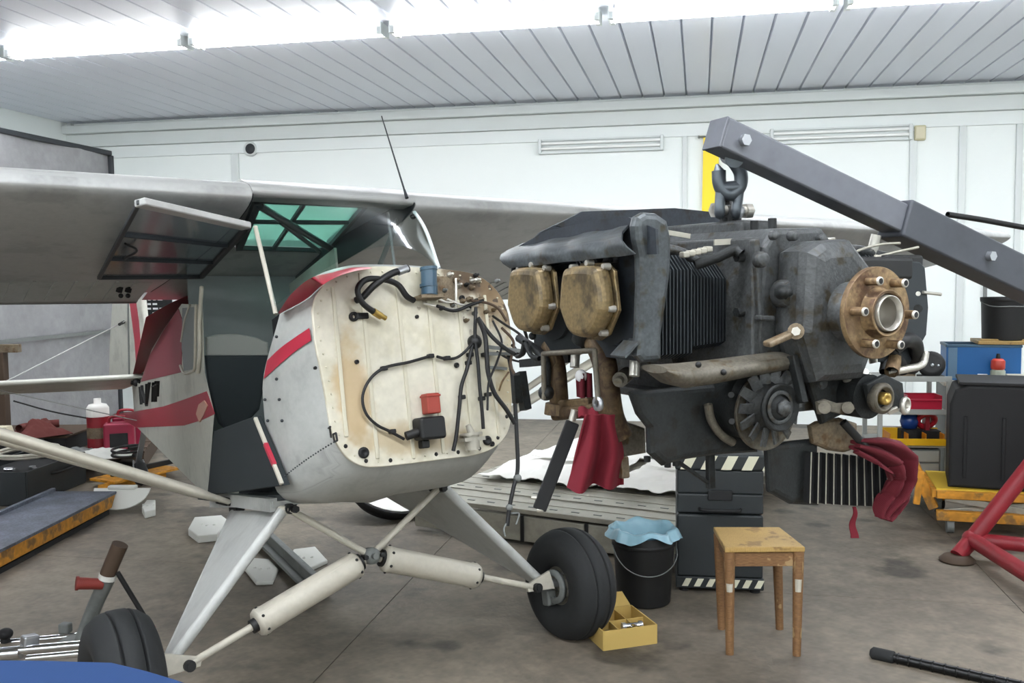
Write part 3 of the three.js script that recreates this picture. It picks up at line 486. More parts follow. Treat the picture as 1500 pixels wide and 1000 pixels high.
  // lift struts
  for (const s of [-1, 1]) for (const [z0, z1, w, h] of [[-.3, -.05, .03, .058], [-.34, -.75, .024, .042]]) {
    const a = V(s * .38, .745, z0), b = V(s * 2.95, 1.83, z1);
    const t = mk('lift_strut', [lathe([[0, 0], [.01, .02], [.012, .1], [.018, .16], [.018, a.distanceTo(b) - .16], [.012, a.distanceTo(b) - .08], [.01, a.distanceTo(b)]], V(0, 0, 0), Y, 16).scale(w / .025, 1, h / .025).applyQuaternion(new THREE.Quaternion().setFromUnitVectors(Y, b.clone().sub(a).normalize())).translate(a.x, a.y, a.z)], mats.cream, pl);
    mk('strut_fitting', [cyl(a.clone().add(V(-s * .03, -.01, 0)), a.clone().add(V(s * .05, .02, 0)), .016), bar(b, b.clone().add(V(0, .06, 0)), .02, .03)], mats.black, t);
  }
  // landing gear
  const ax = s => V(s * .8, .243, .17);
  for (const s of [-1, 1]) {
    const ft0 = V(s * .352, .71, .18), rt = V(s * .35, .705, -.4), e = ax(s);
    const g = mk('gear_leg', tube([ft0, ft0.clone().lerp(e, .5), e], .021, 12, 12), mats.gearp, pl);
    const er = e.clone().addScaledVector(rt.clone().sub(ft0), .1), fn = rt.clone().sub(ft0).cross(e.clone().sub(ft0)).normalize();
    mk('fabric_fairing', slab([ft0, rt, er, e].map(p => p.clone().addScaledVector(fn, -.009)), fn, .018, .004), mats.gearp, g);
    mk('rear_tube', tube([rt, rt.clone().lerp(er, .5), er], .011), mats.gearp, g);
    mkEach('hinge_fitting', [cyl(V(s * .33, .715, .21), V(s * .33, .715, .12), .02), cyl(V(s * .33, .715, -.36), V(s * .33, .715, -.45), .02)], mats.black, g);
    mk('axle_lug', [slab([e.clone().add(V(s * .02, .05, .02)), e.clone().add(V(s * .04, -.03, .02)), e.clone().add(V(-s * .1, -.02, .02)), e.clone().add(V(-s * .11, .01, .02))], Z, .02, .004)], mats.cream, g);
    mk('axle', cyl(e.clone().add(V(-s * .01, 0, 0)), V(s * .98, .215, e.z), .02), mats.steel, g);
  }
  const ca = V(-.02, .492, .2);
  { const c = mk('cabane_frame', [cyl(V(-.33, .712, .2), ca, .0135), cyl(V(.31, .712, .2), ca, .0135), cyl(V(-.33, .712, .2), V(-.36, .715, .17), .016)], mats.cream, pl);
    mk('pivot', [lathe([[.01, -.03], [.03, -.03], [.034, 0], [.03, .03], [.01, .03]], ca, Z, 18), cyl(ca.clone().add(V(0, 0, -.04)), ca.clone().add(V(0, 0, .05)), .012)], mats.grey, c);
    for (const s of [-1, 1]) mkEach('bolt', [cyl(V(s * .32, .712, .19), V(s * .32, .712, .24), .014, .014, 6), cyl(ca.clone().add(V(s * .035, 0, .0)), ca.clone().add(V(s * .035, 0, .04)), .01, .01, 6)], mats.black, c); }
  for (const s of [-1, 1]) {
    const e = ax(s).add(V(-s * .06, -.008, .03)), d = e.clone().sub(ca), L = d.length(), dir = d.clone().normalize(), P = k => ca.clone().addScaledVector(dir, k);
    const t = mk('shock_strut', [lathe([[.0, .055], [.035, .055], [.05, .065], [.052, .08], [.05, .09], [.05, .46], [.053, .47], [.053, .485], [.045, .5], [0, .5]], ca, dir, 28)], mats.cream, pl);
    mkEach('rod', [cyl(P(.49), P(L), .0135), cyl(P(.01), P(.06), .018)], mats.cream, t);
    mk('collar', [cyl(P(.5), P(.52), .026), cyl(P(.045), P(.06), .034)], mats.black, t);
    mkEach('rod_end', [cyl(e.clone().add(V(0, 0, -.02)), e.clone().add(V(0, 0, .03)), .02), cyl(e.clone().add(V(0, 0, .03)), e.clone().add(V(0, 0, .035)), .012)], mats.black, t);
    const bl = []; for (let k = 0; k < 6; k++) { const a = k * Math.PI / 3, u = dir.clone().cross(Z).normalize(), w = dir.clone().cross(u); for (const q of [.478, .075]) { const p = P(q).addScaledVector(u, .051 * Math.cos(a)).addScaledVector(w, .051 * Math.sin(a)); bl.push(ball(p, .006)); } } mk('screw', bl, mats.black, t).userData.kind = 'stuff';
  }
  for (const s of [-1, 1]) {
    const c = V(s * .95, 0, ax(s).z); c.y = .215 ; const R = .245, W = .105;
    const prof = [[.085, -W * .62], [.1, -W * .8], [.14, -W * .97], [.18, -W], [.212, -W * .88], [R - .012, -W * .62], [R - .004, -W * .42], [R - .003, -W * .36], [R - .018, -W * .35], [R - .018, -W * .28], [R, -W * .26], [R + .001, 0], [R, W * .26], [R - .02, W * .29], [R - .02, W * .33], [R - .003, W * .36], [R - .004, W * .42], [R - .012, W * .62], [.212, W * .88], [.18, W], [.14, W * .97], [.1, W * .8], [.085, W * .62]];
    const w = mk('wheel', lathe(prof, c, X, 64), mats.rubber, pl, 'fat black tyre with circumferential grooves');
    const rim = []; for (const q of [-1, 1]) rim.push(lathe([[0, q * .05], [.03, q * .055], [.034, q * .03], [.06, q * .025], [.078, q * .05], [.088, q * .066], [.092, q * .06], [.088, q * .04]], c, X, 32));
    mk('rim', rim, mats.alu, w); const nuts = []; for (let k = 0; k < 6; k++) { const a = k * Math.PI / 3; for (const q of [-1, 1]) nuts.push(cyl(V(c.x + q * .025, c.y + .05 * Math.cos(a), c.z + .05 * Math.sin(a)), V(c.x + q * .045, c.y + .05 * Math.cos(a), c.z + .05 * Math.sin(a)), .007, .007, 6)); }
    mk('wheel_bolt', nuts, mats.steel, w).userData.kind = 'stuff';
    mk('brake', [lathe([[.05, 0], [.075, 0], [.075, .02], [.05, .02]], V(c.x - s * .075, c.y, c.z), V(-s, 0, 0), 24), box(.05, .07, .05, c.x - s * .085, c.y - .05, c.z - .05, .01)], mats.grey, w);
  }
}

// ---------- the engine on its hoist ----------
const EO = at(1285, 458, 1.83), E = new Frame(EO, 28 * DEG, 0, 0);
const eng = thing('aircraft_engine', 'dark grey air-cooled aircraft engine hanging from the hoist, rusty propeller flange facing forward', 'engine', EO);
eng.quaternion.copy(E.q);
{
  const X = V(1, 0, 0), Y = V(0, 1, 0), Z = V(0, 0, 1);
  const EX = (px, py, x) => E.on(px, py, 'x', x), EZ = (px, py, z) => E.on(px, py, 'z', z);
  // crankcase with bosses, webs and the two halves' flange
  const cc = mk('crankcase', [
    slab([V(-.13, .13, -.72), V(-.1, .168, -.72), V(.03, .172, -.72), V(.12, .09, -.72), V(.14, -.05, -.72), V(.11, -.2, -.72), V(-.11, -.2, -.72), V(-.15, -.06, -.72)], Z, .55, .012),
    slab([V(-.1, .12, -.18), V(-.06, .14, -.18), V(.02, .145, -.18), V(.09, .08, -.18), V(.1, -.06, -.18), V(.06, -.14, -.18), V(-.07, -.14, -.18), V(-.11, -.04, -.18)], Z, .11, .035),
    lathe([[.07, -.12], [.062, -.08], [.056, -.055], [.052, -.035], [.045, -.03]], V(0, 0, 0), Z, 36),
    box(.02, .3, .5, -.148, 0, -.42, .006), box(.34, .02, .5, 0, -.2, -.42, .006), box(.1, .03, .3, -.02, .178, -.45, .008)], mats.cast, eng);
  const boss = (px, py, z, r, h, m = mats.cast, n = 'boss') => mk(n, lathe([[0, 0], [r, 0], [r, h * .7], [r * .8, h], [0, h]], EZ(px, py, z), Z, 20), m, cc);
  for (const [px, py, r, h] of [[1143, 430, .028, .03], [1198, 425, .014, .04], [1185, 380, .012, .02], [1157, 346, .01, .018], [1110, 380, .016, .02], [1205, 500, .012, .02], [1196, 560, .014, .02], [1130, 345, .009, .015]]) boss(px, py, -.172 + .02, r, h);
  mk('plug', lathe([[0, 0], [.014, 0], [.014, .02], [.008, .024], [.008, .03], [0, .03]], EZ(1141, 428, -.12), Z, 6), mats.castd, cc);
  mkEach('casting_web', [bar(EZ(1198, 345, -.17), EZ(1232, 410, -.15), .02, .03, Z, .006), bar(EZ(1105, 350, -.17), EZ(1112, 470, -.17), .014, .02, Z, .005), bar(EZ(1180, 463, -.14), EZ(1212, 466, -.13), .01, .02, Z, .003), bar(EZ(1110, 465, -.15), EZ(1130, 466, -.15), .01, .02, Z, .003), bar(EZ(1195, 470, -.13), EZ(1225, 435, -.12), .012, .016, Z, .004)], mats.cast, cc);
  { const b = []; for (let k = 0; k < 9; k++) b.push(cyl(V(-.158, .11 - (k % 3) * .11, -.2 - Math.floor(k / 3) * .2), V(-.175, .11 - (k % 3) * .11, -.2 - Math.floor(k / 3) * .2), .01, .01, 6)); for (let k = 0; k < 6; k++) b.push(cyl(V(-.08 + k * .025, .165, -.2 - k * .08), V(-.08 + k * .025, .19, -.2 - k * .08), .009, .009, 6)); for (const [x, y] of [[-.09, .1], [.0, .12], [.075, .06], [.085, -.05], [-.09, -.04], [.05, -.12], [-.05, -.12]]) b.push(cyl(V(x, y, -.13), V(x, y, -.11), .009, .009, 6)); mk('case_bolt', b, mats.castd, cc).userData.kind = 'stuff'; }
  // propeller flange
  const fl = mk('propeller_flange', lathe([[.04, -.012], [.087, -.012], [.0885, -.01], [.0885, .0], [.087, .002], [.046, .002]], V(0, 0, 0), Z, 72), mats.rust, eng, 'rusty round propeller flange');
  mk('hub_ring', lathe([[.049, .0], [.049, .004], [.045, .008], [.045, .026], [.043, .028], [.038, .026], [.038, -.01], [.036, -.012]], V(0, 0, 0), Z, 48), mats.rust, fl);
  mk('crank_bore', lathe([[.0315, .026], [.0315, .02], [.029, -.006], [.012, -.008], [0, -.008]], V(.001, 0, 0), Z, 32), M(0x8a857b, .5, .3), fl); mk('bore_rim', lathe([[.029, .02], [.0315, .031], [.034, .031], [.0355, .02]], V(.001, 0, 0), Z, 40), mats.bolt, fl);
  for (let k = 0; k < 6; k++) { const a = (k * 60 - 4) * DEG, p = V(.068 * Math.cos(a), .068 * Math.sin(a), .001); const b = mk('bushing', lathe([[.0085, 0], [.0085, .03], [.0075, .032], [.0055, .032], [.005, .004], [0, .004]], p, Z, 20), mats.rust, fl); mk('bore', lathe([[0, .0325], [.0056, .0325]], p.clone(), Z, 16), mats.black, b); mk('bushing_rim', lathe([[.0056, .0326], [.0082, .0322], [.0086, .029]], p, Z, 20), mats.bolt, b); }
  // starter ring hub behind the flange
  mk('nose_seal', lathe([[.05, -.03], [.068, -.03], [.07, -.02], [.05, -.016]], V(0, 0, 0), Z, 36), mats.castd, eng);

  // four cylinders: fins, head, rocker cover
  const CZ = [-.335, -.565];
  const finG = s => { const out = []; for (let i = 0; i < 27; i++) { const x = .15 + i * .0088, head = i > 12, w = head ? .104 : .092 - .0006 * (12 - i); out.push(slab([V(s * x, -w + .012, -w), V(s * x, -w, -w + .025), V(s * x, -w, w - .025), V(s * x, -w + .012, w), V(s * x, w - .03, w), V(s * x, w, w - .03), V(s * x, w, -w + .03), V(s * x, w - .03, -w)], X, .0028)); } out.push(cyl(V(s * .14, 0, 0), V(s * .39, 0, 0), .074, .078, 32)); return merge(out); };
  const covG = s => merge([slab([[-.083, -.02], [-.07, .052], [-.045, .068], [.045, .068], [.07, .052], [.083, -.02], [.05, -.066], [.02, -.078], [-.02, -.078], [-.05, -.066]].map(([z, y]) => V(s * .415, y, z)), V(s, 0, 0), .008, .002), slab([[-.076, -.018], [-.064, .046], [-.041, .061], [.041, .061], [.064, .046], [.076, -.018], [.046, -.06], [.018, -.071], [-.018, -.071], [-.046, -.06]].map(([z, y]) => V(s * .421, y, z)), V(s, 0, 0), .038, .015, true)]);
  for (const s of [-1, 1]) { const fg = finG(s), cg = covG(s); CZ.forEach((z, i) => {
    const z1 = z + (s > 0 ? .06 : 0), c = part('cylinder', fg, mats.fins, eng); c.position.set(s > 0 ? -.075 : 0, .012, z1);
    const cov = part('rocker_cover', cg, mats.gold, c); cov.position.set(0, .018, 0); cov.scale.setScalar(1.06); cov.position.x = -s * .02; cov.userData.label = 'bronze-coloured rocker cover';
    const sc = []; for (const [zz, y] of [[-.06, .062], [.06, .062], [.078, -.02], [.05, -.068], [-.05, -.068], [0, .07]]) sc.push(cyl(V(s * .43, y + .02, zz), V(s * .446, y + .02, zz), .0075, .006, 8));
    mk('cover_screw', sc, mats.bolt, c).userData.kind = 'stuff';
    mkEach('spark_plug', [cyl(V(s * .34, .09, .02), V(s * .35, .15, .03), .012, .012, 6), cyl(V(s * .34, -.09, .02), V(s * .35, -.14, .03), .012, .012, 6)], mats.bolt, c);
    mk('cylinder_base', [slab([V(s * .145, -.09, -.09), V(s * .145, -.09, .09), V(s * .145, .09, .09), V(s * .145, .09, -.09)], X.clone().multiplyScalar(s), .012, .003)], mats.cast, c);
    mkEach('pushrod_tube', [tube([V(s * .13, .06, -.05), V(s * .25, .115, -.04), V(s * .4, .1, -.02)], .011), tube([V(s * .13, .06, .03), V(s * .25, .115, .03), V(s * .4, .1, .02)], .011)], mats.cast, c);
  }); }
  // fuel primer tube bundle over the front cylinder
  mk('manifold_tube', tube([EZ(1018, 388, -.24), EZ(1050, 377, -.22), EZ(1078, 366, -.2), EZ(1086, 372, -.19)], .011), mats.castd, eng);
  { const b = []; for (let k = 0; k < 5; k++) b.push(box(.016, .012, .016, EZ(1005 + k * 8.5, 373 - k * 2, -.23).x, EZ(1005 + k * 9, 373 - k * 2, -.23).y, -.235, .003)); mk('clip_row', b, mats.alu, eng); }
  mkEach('bracket', [bar(EZ(1046, 355, -.25), EZ(1115, 351, -.22), .012, .006, Z), bar(EZ(975, 340, -.3), EZ(1010, 346, -.3), .01, .006, Z)], mats.alu, eng);

  // baffles: sheet metal with a soft dark seal along the top
  const bf = mk('side_baffle', slab([[749, 384], [757, 362], [800, 338], [868, 322], [920, 318], [960, 335], [962, 372], [925, 372], [835, 384], [752, 402]].map(p => EX(...p, -.4)), X, .006), mats.baffled, eng);
  mk('seal_flap', [thickSheet(14, 5, (u, v) => { const a = EX(748 + u * 185, 392 - 20 * u, -.44), b = EX(756 + u * 180, 362 - 40 * u ** .8, -.36); const p = a.lerp(b, v); p.x -= .035 * Math.sin(v * Math.PI) + .004 * Math.sin(u * 21); return p; }, .005)], mats.baffle, bf, 'grey rubber sealing flap');
  const fbs = z => [[920, 352], [918, 332], [921, 318], [932, 312], [950, 313], [966, 324], [972, 350], [971, 400], [964, 450], [958, 490], [958, 528], [930, 530], [921, 520], [924, 480], [926, 420], [925, 378]].map(p => EZ(...p, z));
  const fb = mk('front_baffle', slab(fbs(-.222), Z, .03, .013), mats.baffle, eng, 'tall grey curved baffle plate');
  mk('baffle_lip', bar(EZ(905, 522, -.22), EZ(925, 500, -.22), .05, .004), mats.baffle, fb);
  mk('top_baffle', [slab([[812, 330], [850, 310], [985, 305], [1055, 312], [1058, 340], [965, 352], [870, 350]].map(p => EZ(...p, -.62)), Z, .008), box(.5, .006, .3, .1, .135, -.6)], mats.baffled, eng, 'dark upper baffle wall');
  mkEach('rear_baffle', [slab([[748, 384], [790, 340], [818, 326], [846, 318], [880, 330], [870, 480], [770, 480], [752, 440]].map(p => EZ(...p, -.7)), Z, .006), slab([V(.0, .16, -.78), V(.42, .14, -.78), V(.42, -.08, -.78), V(.0, -.08, -.78)], Z, .006)], mats.baffled, eng);
  mk('inner_baffle', slab([[905, 372], [935, 372], [935, 500], [912, 500]].map(p => EX(...p, -.39)), X, .005), mats.baffled, eng);
  mk('lower_flange', [slab([[903, 520], [922, 495], [935, 500], [935, 522]].map(p => EX(...p, -.4)), X, .006)], mats.baffle, eng);
  // far side: baffle with vertical corrugation seen right of the flange
  { const z = -.13; mk('far_baffle', slab([[1285, 392], [1302, 379], [1345, 384], [1352, 392], [1357, 450], [1354, 490], [1340, 515], [1328, 535], [1285, 530]].map(p => EZ(...p, z)), Z, -.014, .003), mats.fins, eng); for (let k = 0; k < 6; k++) mk('baffle_rib', cyl(EZ(1325 + k * 4.6, 394 + k, z), EZ(1326 + k * 4.6, 512 - k * 5, z), .0052), mats.fins, eng); }
  mk('far_stud', cyl(EZ(1345, 452, -.1), EZ(1345, 452, -.07), .009), mats.castd, eng); mkEach('far_bracket', [cyl(EZ(1345, 430, -.1), EZ(1345, 430, -.085), .005), cyl(EZ(1352, 428, -.12), EZ(1378, 431, -.12), .0035), tube([EZ(1300, 545, -.12), EZ(1330, 540, -.1), EZ(1352, 532, -.1), EZ(1356, 515, -.1)], .008)], mats.bolt, eng);
  mkEach('far_hose', [tube([EZ(1310, 510, -.1), EZ(1322, 500, -.09), EZ(1338, 500, -.1), EZ(1343, 520, -.12), EZ(1335, 540, -.15)], .016), tube([EZ(1300, 500, -.12), EZ(1318, 530, -.12), EZ(1325, 545, -.12)], .012)], mats.black, eng);
  mkEach('top_fuel_line', [tube([EZ(1238, 378, -.2), EZ(1260, 366, -.2), EZ(1290, 358, -.2), EZ(1318, 356, -.2)], .003), tube([EZ(1240, 385, -.18), EZ(1270, 380, -.18), EZ(1300, 372, -.18), EZ(1345, 362, -.18)], .003), cyl(EZ(1286, 375, -.17), EZ(1282, 386, -.17), .008), bar(EZ(1203, 362, -.2), EZ(1220, 358, -.2), .02, .03), tube([EZ(1215, 364, -.2), EZ(1235, 370, -.2), EZ(1240, 395, -.18), EZ(1222, 398, -.16)], .005)], mats.alu, eng);
  mkEach('top_box', [box(.16, .05, .1, .17, .085, -.17, .01), box(.12, .03, .08, .27, .1, -.2, .008)], mats.black, eng);

  // lower half: sump, intake, exhaust
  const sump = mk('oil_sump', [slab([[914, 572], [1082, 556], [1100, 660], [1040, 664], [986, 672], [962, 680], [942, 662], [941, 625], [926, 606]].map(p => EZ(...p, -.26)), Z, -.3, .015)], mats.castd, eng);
  mkEach('sump_rib', [0, 1, 2].map(k => bar(EZ(960 + k * 35, 580, -.255), EZ(966 + k * 35, 660, -.255), .012, .014, Z, .003)), mats.castd, sump);
  mkEach('sump_bolt', [[948, 668], [978, 676], [990, 674]].map(p => cyl(EZ(...p, -.3), EZ(p[0], p[1] + 8, -.3), .007)), mats.castd, sump);
  mk('intake_pipe', loft([[958, 534, 546], [975, 533, 562], [1000, 531, 568], [1040, 527, 562], [1090, 521, 552], [1135, 515, 544], [1155, 516, 540], [1160, 524, 534]].map(([x, a, b]) => { const p = EZ(x, a, -.16), q = EZ(x, b, -.16), c = p.clone().lerp(q, .5), r = p.distanceTo(q) / 2; return Array.from({ length: 16 }, (_, i) => V(c.x, c.y + r * Math.cos(i * Math.PI / 8), c.z + .04 * Math.sin(i * Math.PI / 8))); })), mats.intake, eng, 'broad dull grey pipe under the cylinder');
  mkEach('pipe_screw', [[1023, 534], [1060, 545]].map(p => ball(EZ(...p, -.118), .006)), mats.black, eng);
  mk('lever', [bar(EZ(1122, 505, -.11), EZ(1163, 487, -.1), .012, .026, Z, .005), cyl(EZ(1166, 485, -.115), EZ(1166, 485, -.085), .016)], mats.tan, eng, 'brownish lever with a bolt');
  mk('lever_bolt', cyl(EZ(1166, 485, -.087), EZ(1166, 485, -.075), .009, .009, 6), mats.bolt, eng);
  const ex = (pts, r, n = 'exhaust_pipe') => mk(n, tube(pts, r, 24, 14), mats.pipe, eng, 'rusty exhaust pipe');
  ex([EX(872, 500, -.36), EX(885, 530, -.37), EX(890, 570, -.37), EX(897, 612, -.36), EX(910, 640, -.34)], .026);
  ex([EX(806, 505, -.36), EX(815, 540, -.37), EX(818, 575, -.37), EX(820, 600, -.36)], .022);
  mkEach('exhaust_collar', [cyl(EX(818, 590, -.37), EX(818, 606, -.37), .03, .033), bar(EX(822, 592, -.36), EX(872, 588, -.36), .04, .02, QY, .006), bar(EX(818, 606, -.36), EX(880, 600, -.36), .05, .03, QY, .01)], mats.pipe, eng);
  mkEach('heat_muff', [slab([[900, 612], [938, 625], [940, 662], [905, 668], [896, 650]].map(p => EZ(...p, -.42)), Z, -.1, .012), cyl(EZ(918, 548, -.4), EZ(908, 556, -.33), .016), cyl(EZ(908, 556, -.33), EZ(905, 560, -.31), .009)], mats.intake, eng);
  mk('mount_tube', [poly([EX(797, 585, -.43), EX(796, 518, -.43), EX(871, 513, -.43), EX(876, 585, -.43)], .0058)], mats.intake, eng);
  mk('tube_eye', lathe([[.008, -.004], [.015, -.004], [.015, .004], [.008, .004], [.008, -.004]], EX(876, 591, -.43), X, 18), mats.steel, eng);
  mkEach('rear_fitting', [tube([EX(760, 495, -.4), EX(785, 512, -.4), EX(800, 530, -.4), EX(800, 570, -.4)], .01), tube([EX(768, 500, -.42), EX(763, 520, -.42), EX(757, 522, -.42)], .005), tube([EX(770, 502, -.42), EX(778, 520, -.42), EX(790, 525, -.42)], .006), bar(EX(768, 532, -.3), EX(840, 524, -.3), .03, .02), ball(EX(780, 492, -.42), .009), cyl(EX(850, 500, -.38), EX(862, 470, -.38), .02, .026), ball(EX(800, 575, -.42), .018), bar(EX(762, 545, -.3), EX(770, 600, -.3), .02, .03), bar(EX(755, 550, -.32), EX(758, 590, -.32), .02, .02)], mats.castd, eng);
  mkEach('accessory_case', [box(.22, .3, .1, 0, -.05, -.78, .02), cyl(V(-.06, -.02, -.82), V(-.06, -.02, -.9), .045), cyl(V(.07, .02, -.82), V(.07, .02, -.92), .05)], mats.castd, eng);

  // alternator with its fan
  const az = -.16, ac = EZ(1146, 597, az + .05);
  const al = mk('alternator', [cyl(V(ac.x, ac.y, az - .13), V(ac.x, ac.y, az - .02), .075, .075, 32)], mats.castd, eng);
  mk('bracket_plate', lathe([[0, 0], [.078, 0], [.08, .002], [.08, .007], [.078, .009], [0, .009]], EZ(1119, 602, az - .02), Z, 40), mats.intake, al, 'pale alternator bracket plate');
  mkEach('bracket_hole', [[1071, 578], [1072, 617]].map(p => cyl(EZ(...p, az - .011), EZ(...p, az - .008), .006)), mats.black, al);
  mk('bracket_arc', tube([EZ(1037, 592, az - .05), EZ(1042, 615, az - .05), EZ(1056, 636, az - .05), EZ(1074, 648, az - .05)], .009), mats.intake, al);
  { const bl = []; for (let k = 0; k < 14; k++) { const a = k / 14 * 2 * Math.PI, c = Math.cos(a), s = Math.sin(a), R = r => V(ac.x + r * c, ac.y + r * s, 0); const t = V(-s, c, 0).multiplyScalar(.011); const p = R(.045), q = R(.083 - .004 * (k % 2)); bl.push(slab([p.clone().add(t).setZ(az + .005), q.clone().addScaledVector(t, .8).setZ(az + .012), q.clone().addScaledVector(t, -.6).setZ(az + .026), p.clone().addScaledVector(t, -1).setZ(az + .012)], V(.35 * -s, .35 * c, 1), .004)); } mk('fan_blade', bl, mats.cast, al); }
  mk('fan_hub', lathe([[0, .0], [.05, .0], [.05, .006], [.03, .01], [0, .012]], V(ac.x, ac.y, az), Z, 32), mats.castd, al);
  mk('pulley', lathe([[.02, .01], [.047, .012], [.048, .016], [.036, .026], [.036, .03], [.048, .042], [.048, .047], [.043, .05], [.041, .044], [.022, .04], [.02, .05], [.0, .05]], V(ac.x, ac.y, az), Z, 48), mats.castd, al);
  mk('pulley_nut', [lathe([[0, .05], [.017, .05], [.017, .06], [.008, .062], [.008, .068], [0, .068]], V(ac.x, ac.y, az), Z, 6), lathe([[.026, .046], [.03, .048], [.034, .045]], V(ac.x, ac.y, az), Z, 32)], mats.cast, al);
  mk('strut_bar', bar(EZ(1160, 520, -.12), EZ(1176, 590, -.1), .014, .02, Z, .003), mats.castd, eng);

  // lower block and finned oil cooler
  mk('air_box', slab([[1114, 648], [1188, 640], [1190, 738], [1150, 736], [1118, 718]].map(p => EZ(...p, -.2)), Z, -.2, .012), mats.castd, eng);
  const oc = mk('oil_cooler', slab([[1182, 660], [1222, 666], [1318, 672], [1322, 742], [1250, 740], [1184, 735]].map(p => EZ(...p, -.175)), Z, -.09, .004), mats.dark, eng, 'black finned oil cooler');
  for (let k = 0; k < 13; k++) { const t = k / 12, a = EZ(1184 + t * 132, 661 + t * 11, -.165), b = EZ(1182 + t * 138, 736 + t * 6, -.165); mk('cooler_fin', bar(a, b, .016, .003, V(1, 0, 0), 0), mats.dark, oc); mk('fin_edge', bar(a.clone().setZ(-.1565), b.clone().setZ(-.1565), .0015, .0025, V(1, 0, 0), 0), mats.alu, oc); }
  mk('tan_shroud', slab([[1178, 622], [1190, 615], [1222, 610], [1246, 618], [1246, 655], [1228, 661], [1205, 658], [1182, 648]].map(p => EZ(...p, -.18)), Z, -.08, .012), mats.tan, eng, 'tan plastic shroud');
  mk('air_duct', loft([[1178, 540, 600], [1200, 530, 590], [1225, 520, 575]].map(([x, a, b]) => { const p = EZ(x, a, -.2), q = EZ(x, b, -.2), c = p.clone().lerp(q, .5), r = p.distanceTo(q) / 2; return Array.from({ length: 16 }, (_, i) => V(c.x, c.y + r * Math.cos(i * Math.PI / 8), c.z + .05 * Math.sin(i * Math.PI / 8))); })), mats.castd, eng);
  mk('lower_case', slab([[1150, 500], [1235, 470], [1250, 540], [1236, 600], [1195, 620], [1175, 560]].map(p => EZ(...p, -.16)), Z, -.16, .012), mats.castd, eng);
  // starter at the lower right
  const sc = EZ(1291, 583, -.06);
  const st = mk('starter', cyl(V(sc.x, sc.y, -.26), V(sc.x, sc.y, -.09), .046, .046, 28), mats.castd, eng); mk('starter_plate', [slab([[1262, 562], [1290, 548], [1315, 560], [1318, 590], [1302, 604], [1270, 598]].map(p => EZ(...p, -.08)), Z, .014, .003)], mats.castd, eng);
  mk('starter_nose', [lathe([[.018, -.07], [.03, -.07], [.032, -.055], [.026, -.05], [.022, -.05], [.018, -.06]], V(sc.x, sc.y, 0), Z, 28)], mats.intake, st);
  mk('starter_gear', [lathe([[0, -.065], [.013, -.065], [.013, -.045], [.006, -.044], [0, -.05]], V(sc.x, sc.y, 0), Z, 14)], mats.brass, st);
  mk('terminal_ring', [lathe([[.011, -.005], [.017, -.005], [.019, 0], [.017, .005], [.011, .005], [.011, -.005]], EZ(1326, 594, -.05), V(.3, 0, 1), 20), bar(EZ(1300, 604, -.07), EZ(1316, 598, -.055), .012, .008, Z, .003)], mats.bolt, st);
  mkEach('bracket', [slab([[1193, 588], [1205, 584], [1222, 590], [1242, 588], [1248, 598], [1230, 606], [1210, 602], [1196, 606]].map(p => EZ(...p, -.085)), Z, .01, .002), cyl(EZ(1208, 597, -.08), EZ(1208, 597, -.06), .012), cyl(EZ(1242, 597, -.08), EZ(1242, 597, -.065), .012)], mats.intake, eng);
  mkEach('spring_row', [[1238, 560], [1245, 566], [1253, 556], [1262, 552], [1270, 560], [1257, 572]].map(p => cyl(EZ(...p, -.13), EZ(p[0] + 6, p[1] - 8, -.11), .007)), mats.bolt, eng);
  mkEach('hose', [tube([EZ(1235, 618, -.13), EZ(1255, 640, -.12), EZ(1268, 655, -.12)], .009), tube([EZ(1296, 545, -.12), EZ(1298, 530, -.13), EZ(1292, 520, -.15)], .012)], mats.black, eng);
  mk('brown_pipe', tube([EZ(1306, 545, -.1), EZ(1310, 525, -.12), EZ(1305, 510, -.14)], .015), mats.rust, eng);
  mkEach('support_strut', [bar(EZ(1040, 655, -.3), EZ(1041, 715, -.3), .018, .014, Z, .003), bar(EZ(990, 674, -.3), EZ(1036, 706, -.3), .008, .01, Z, .002)], mats.castd, eng);
  mk('drain_pipe', bar(EX(912, 668, -.33), EX(914, 700, -.33), .02, .02, QY, .004), mats.tan, eng);
  // lifting eye
  const le = mk('lifting_eye', [box(.03, .07, .05, -.0, .2, -.42, .008), bar(EZ(1058, 372, -.4), EZ(1060, 318, -.4), .016, .012, Z, .003), lathe([[.012, -.012], [.026, -.012], [.026, .012], [.012, .012], [.012, -.012]], V(0, .235, -.42), X, 20)], mats.cast, eng);
  mk('eye_bolt', [cyl(V(-.05, .222, -.42), V(.055, .222, -.42), .011), cyl(V(.04, .222, -.42), V(.058, .222, -.42), .018, .018, 6), cyl(V(-.05, .222, -.42), V(-.035, .222, -.42), .018, .018, 6)], mats.bolt, le);
}
const ew = (x, y, z) => V(x, y, z).applyQuaternion(E.q).add(EO);   // engine frame -> world
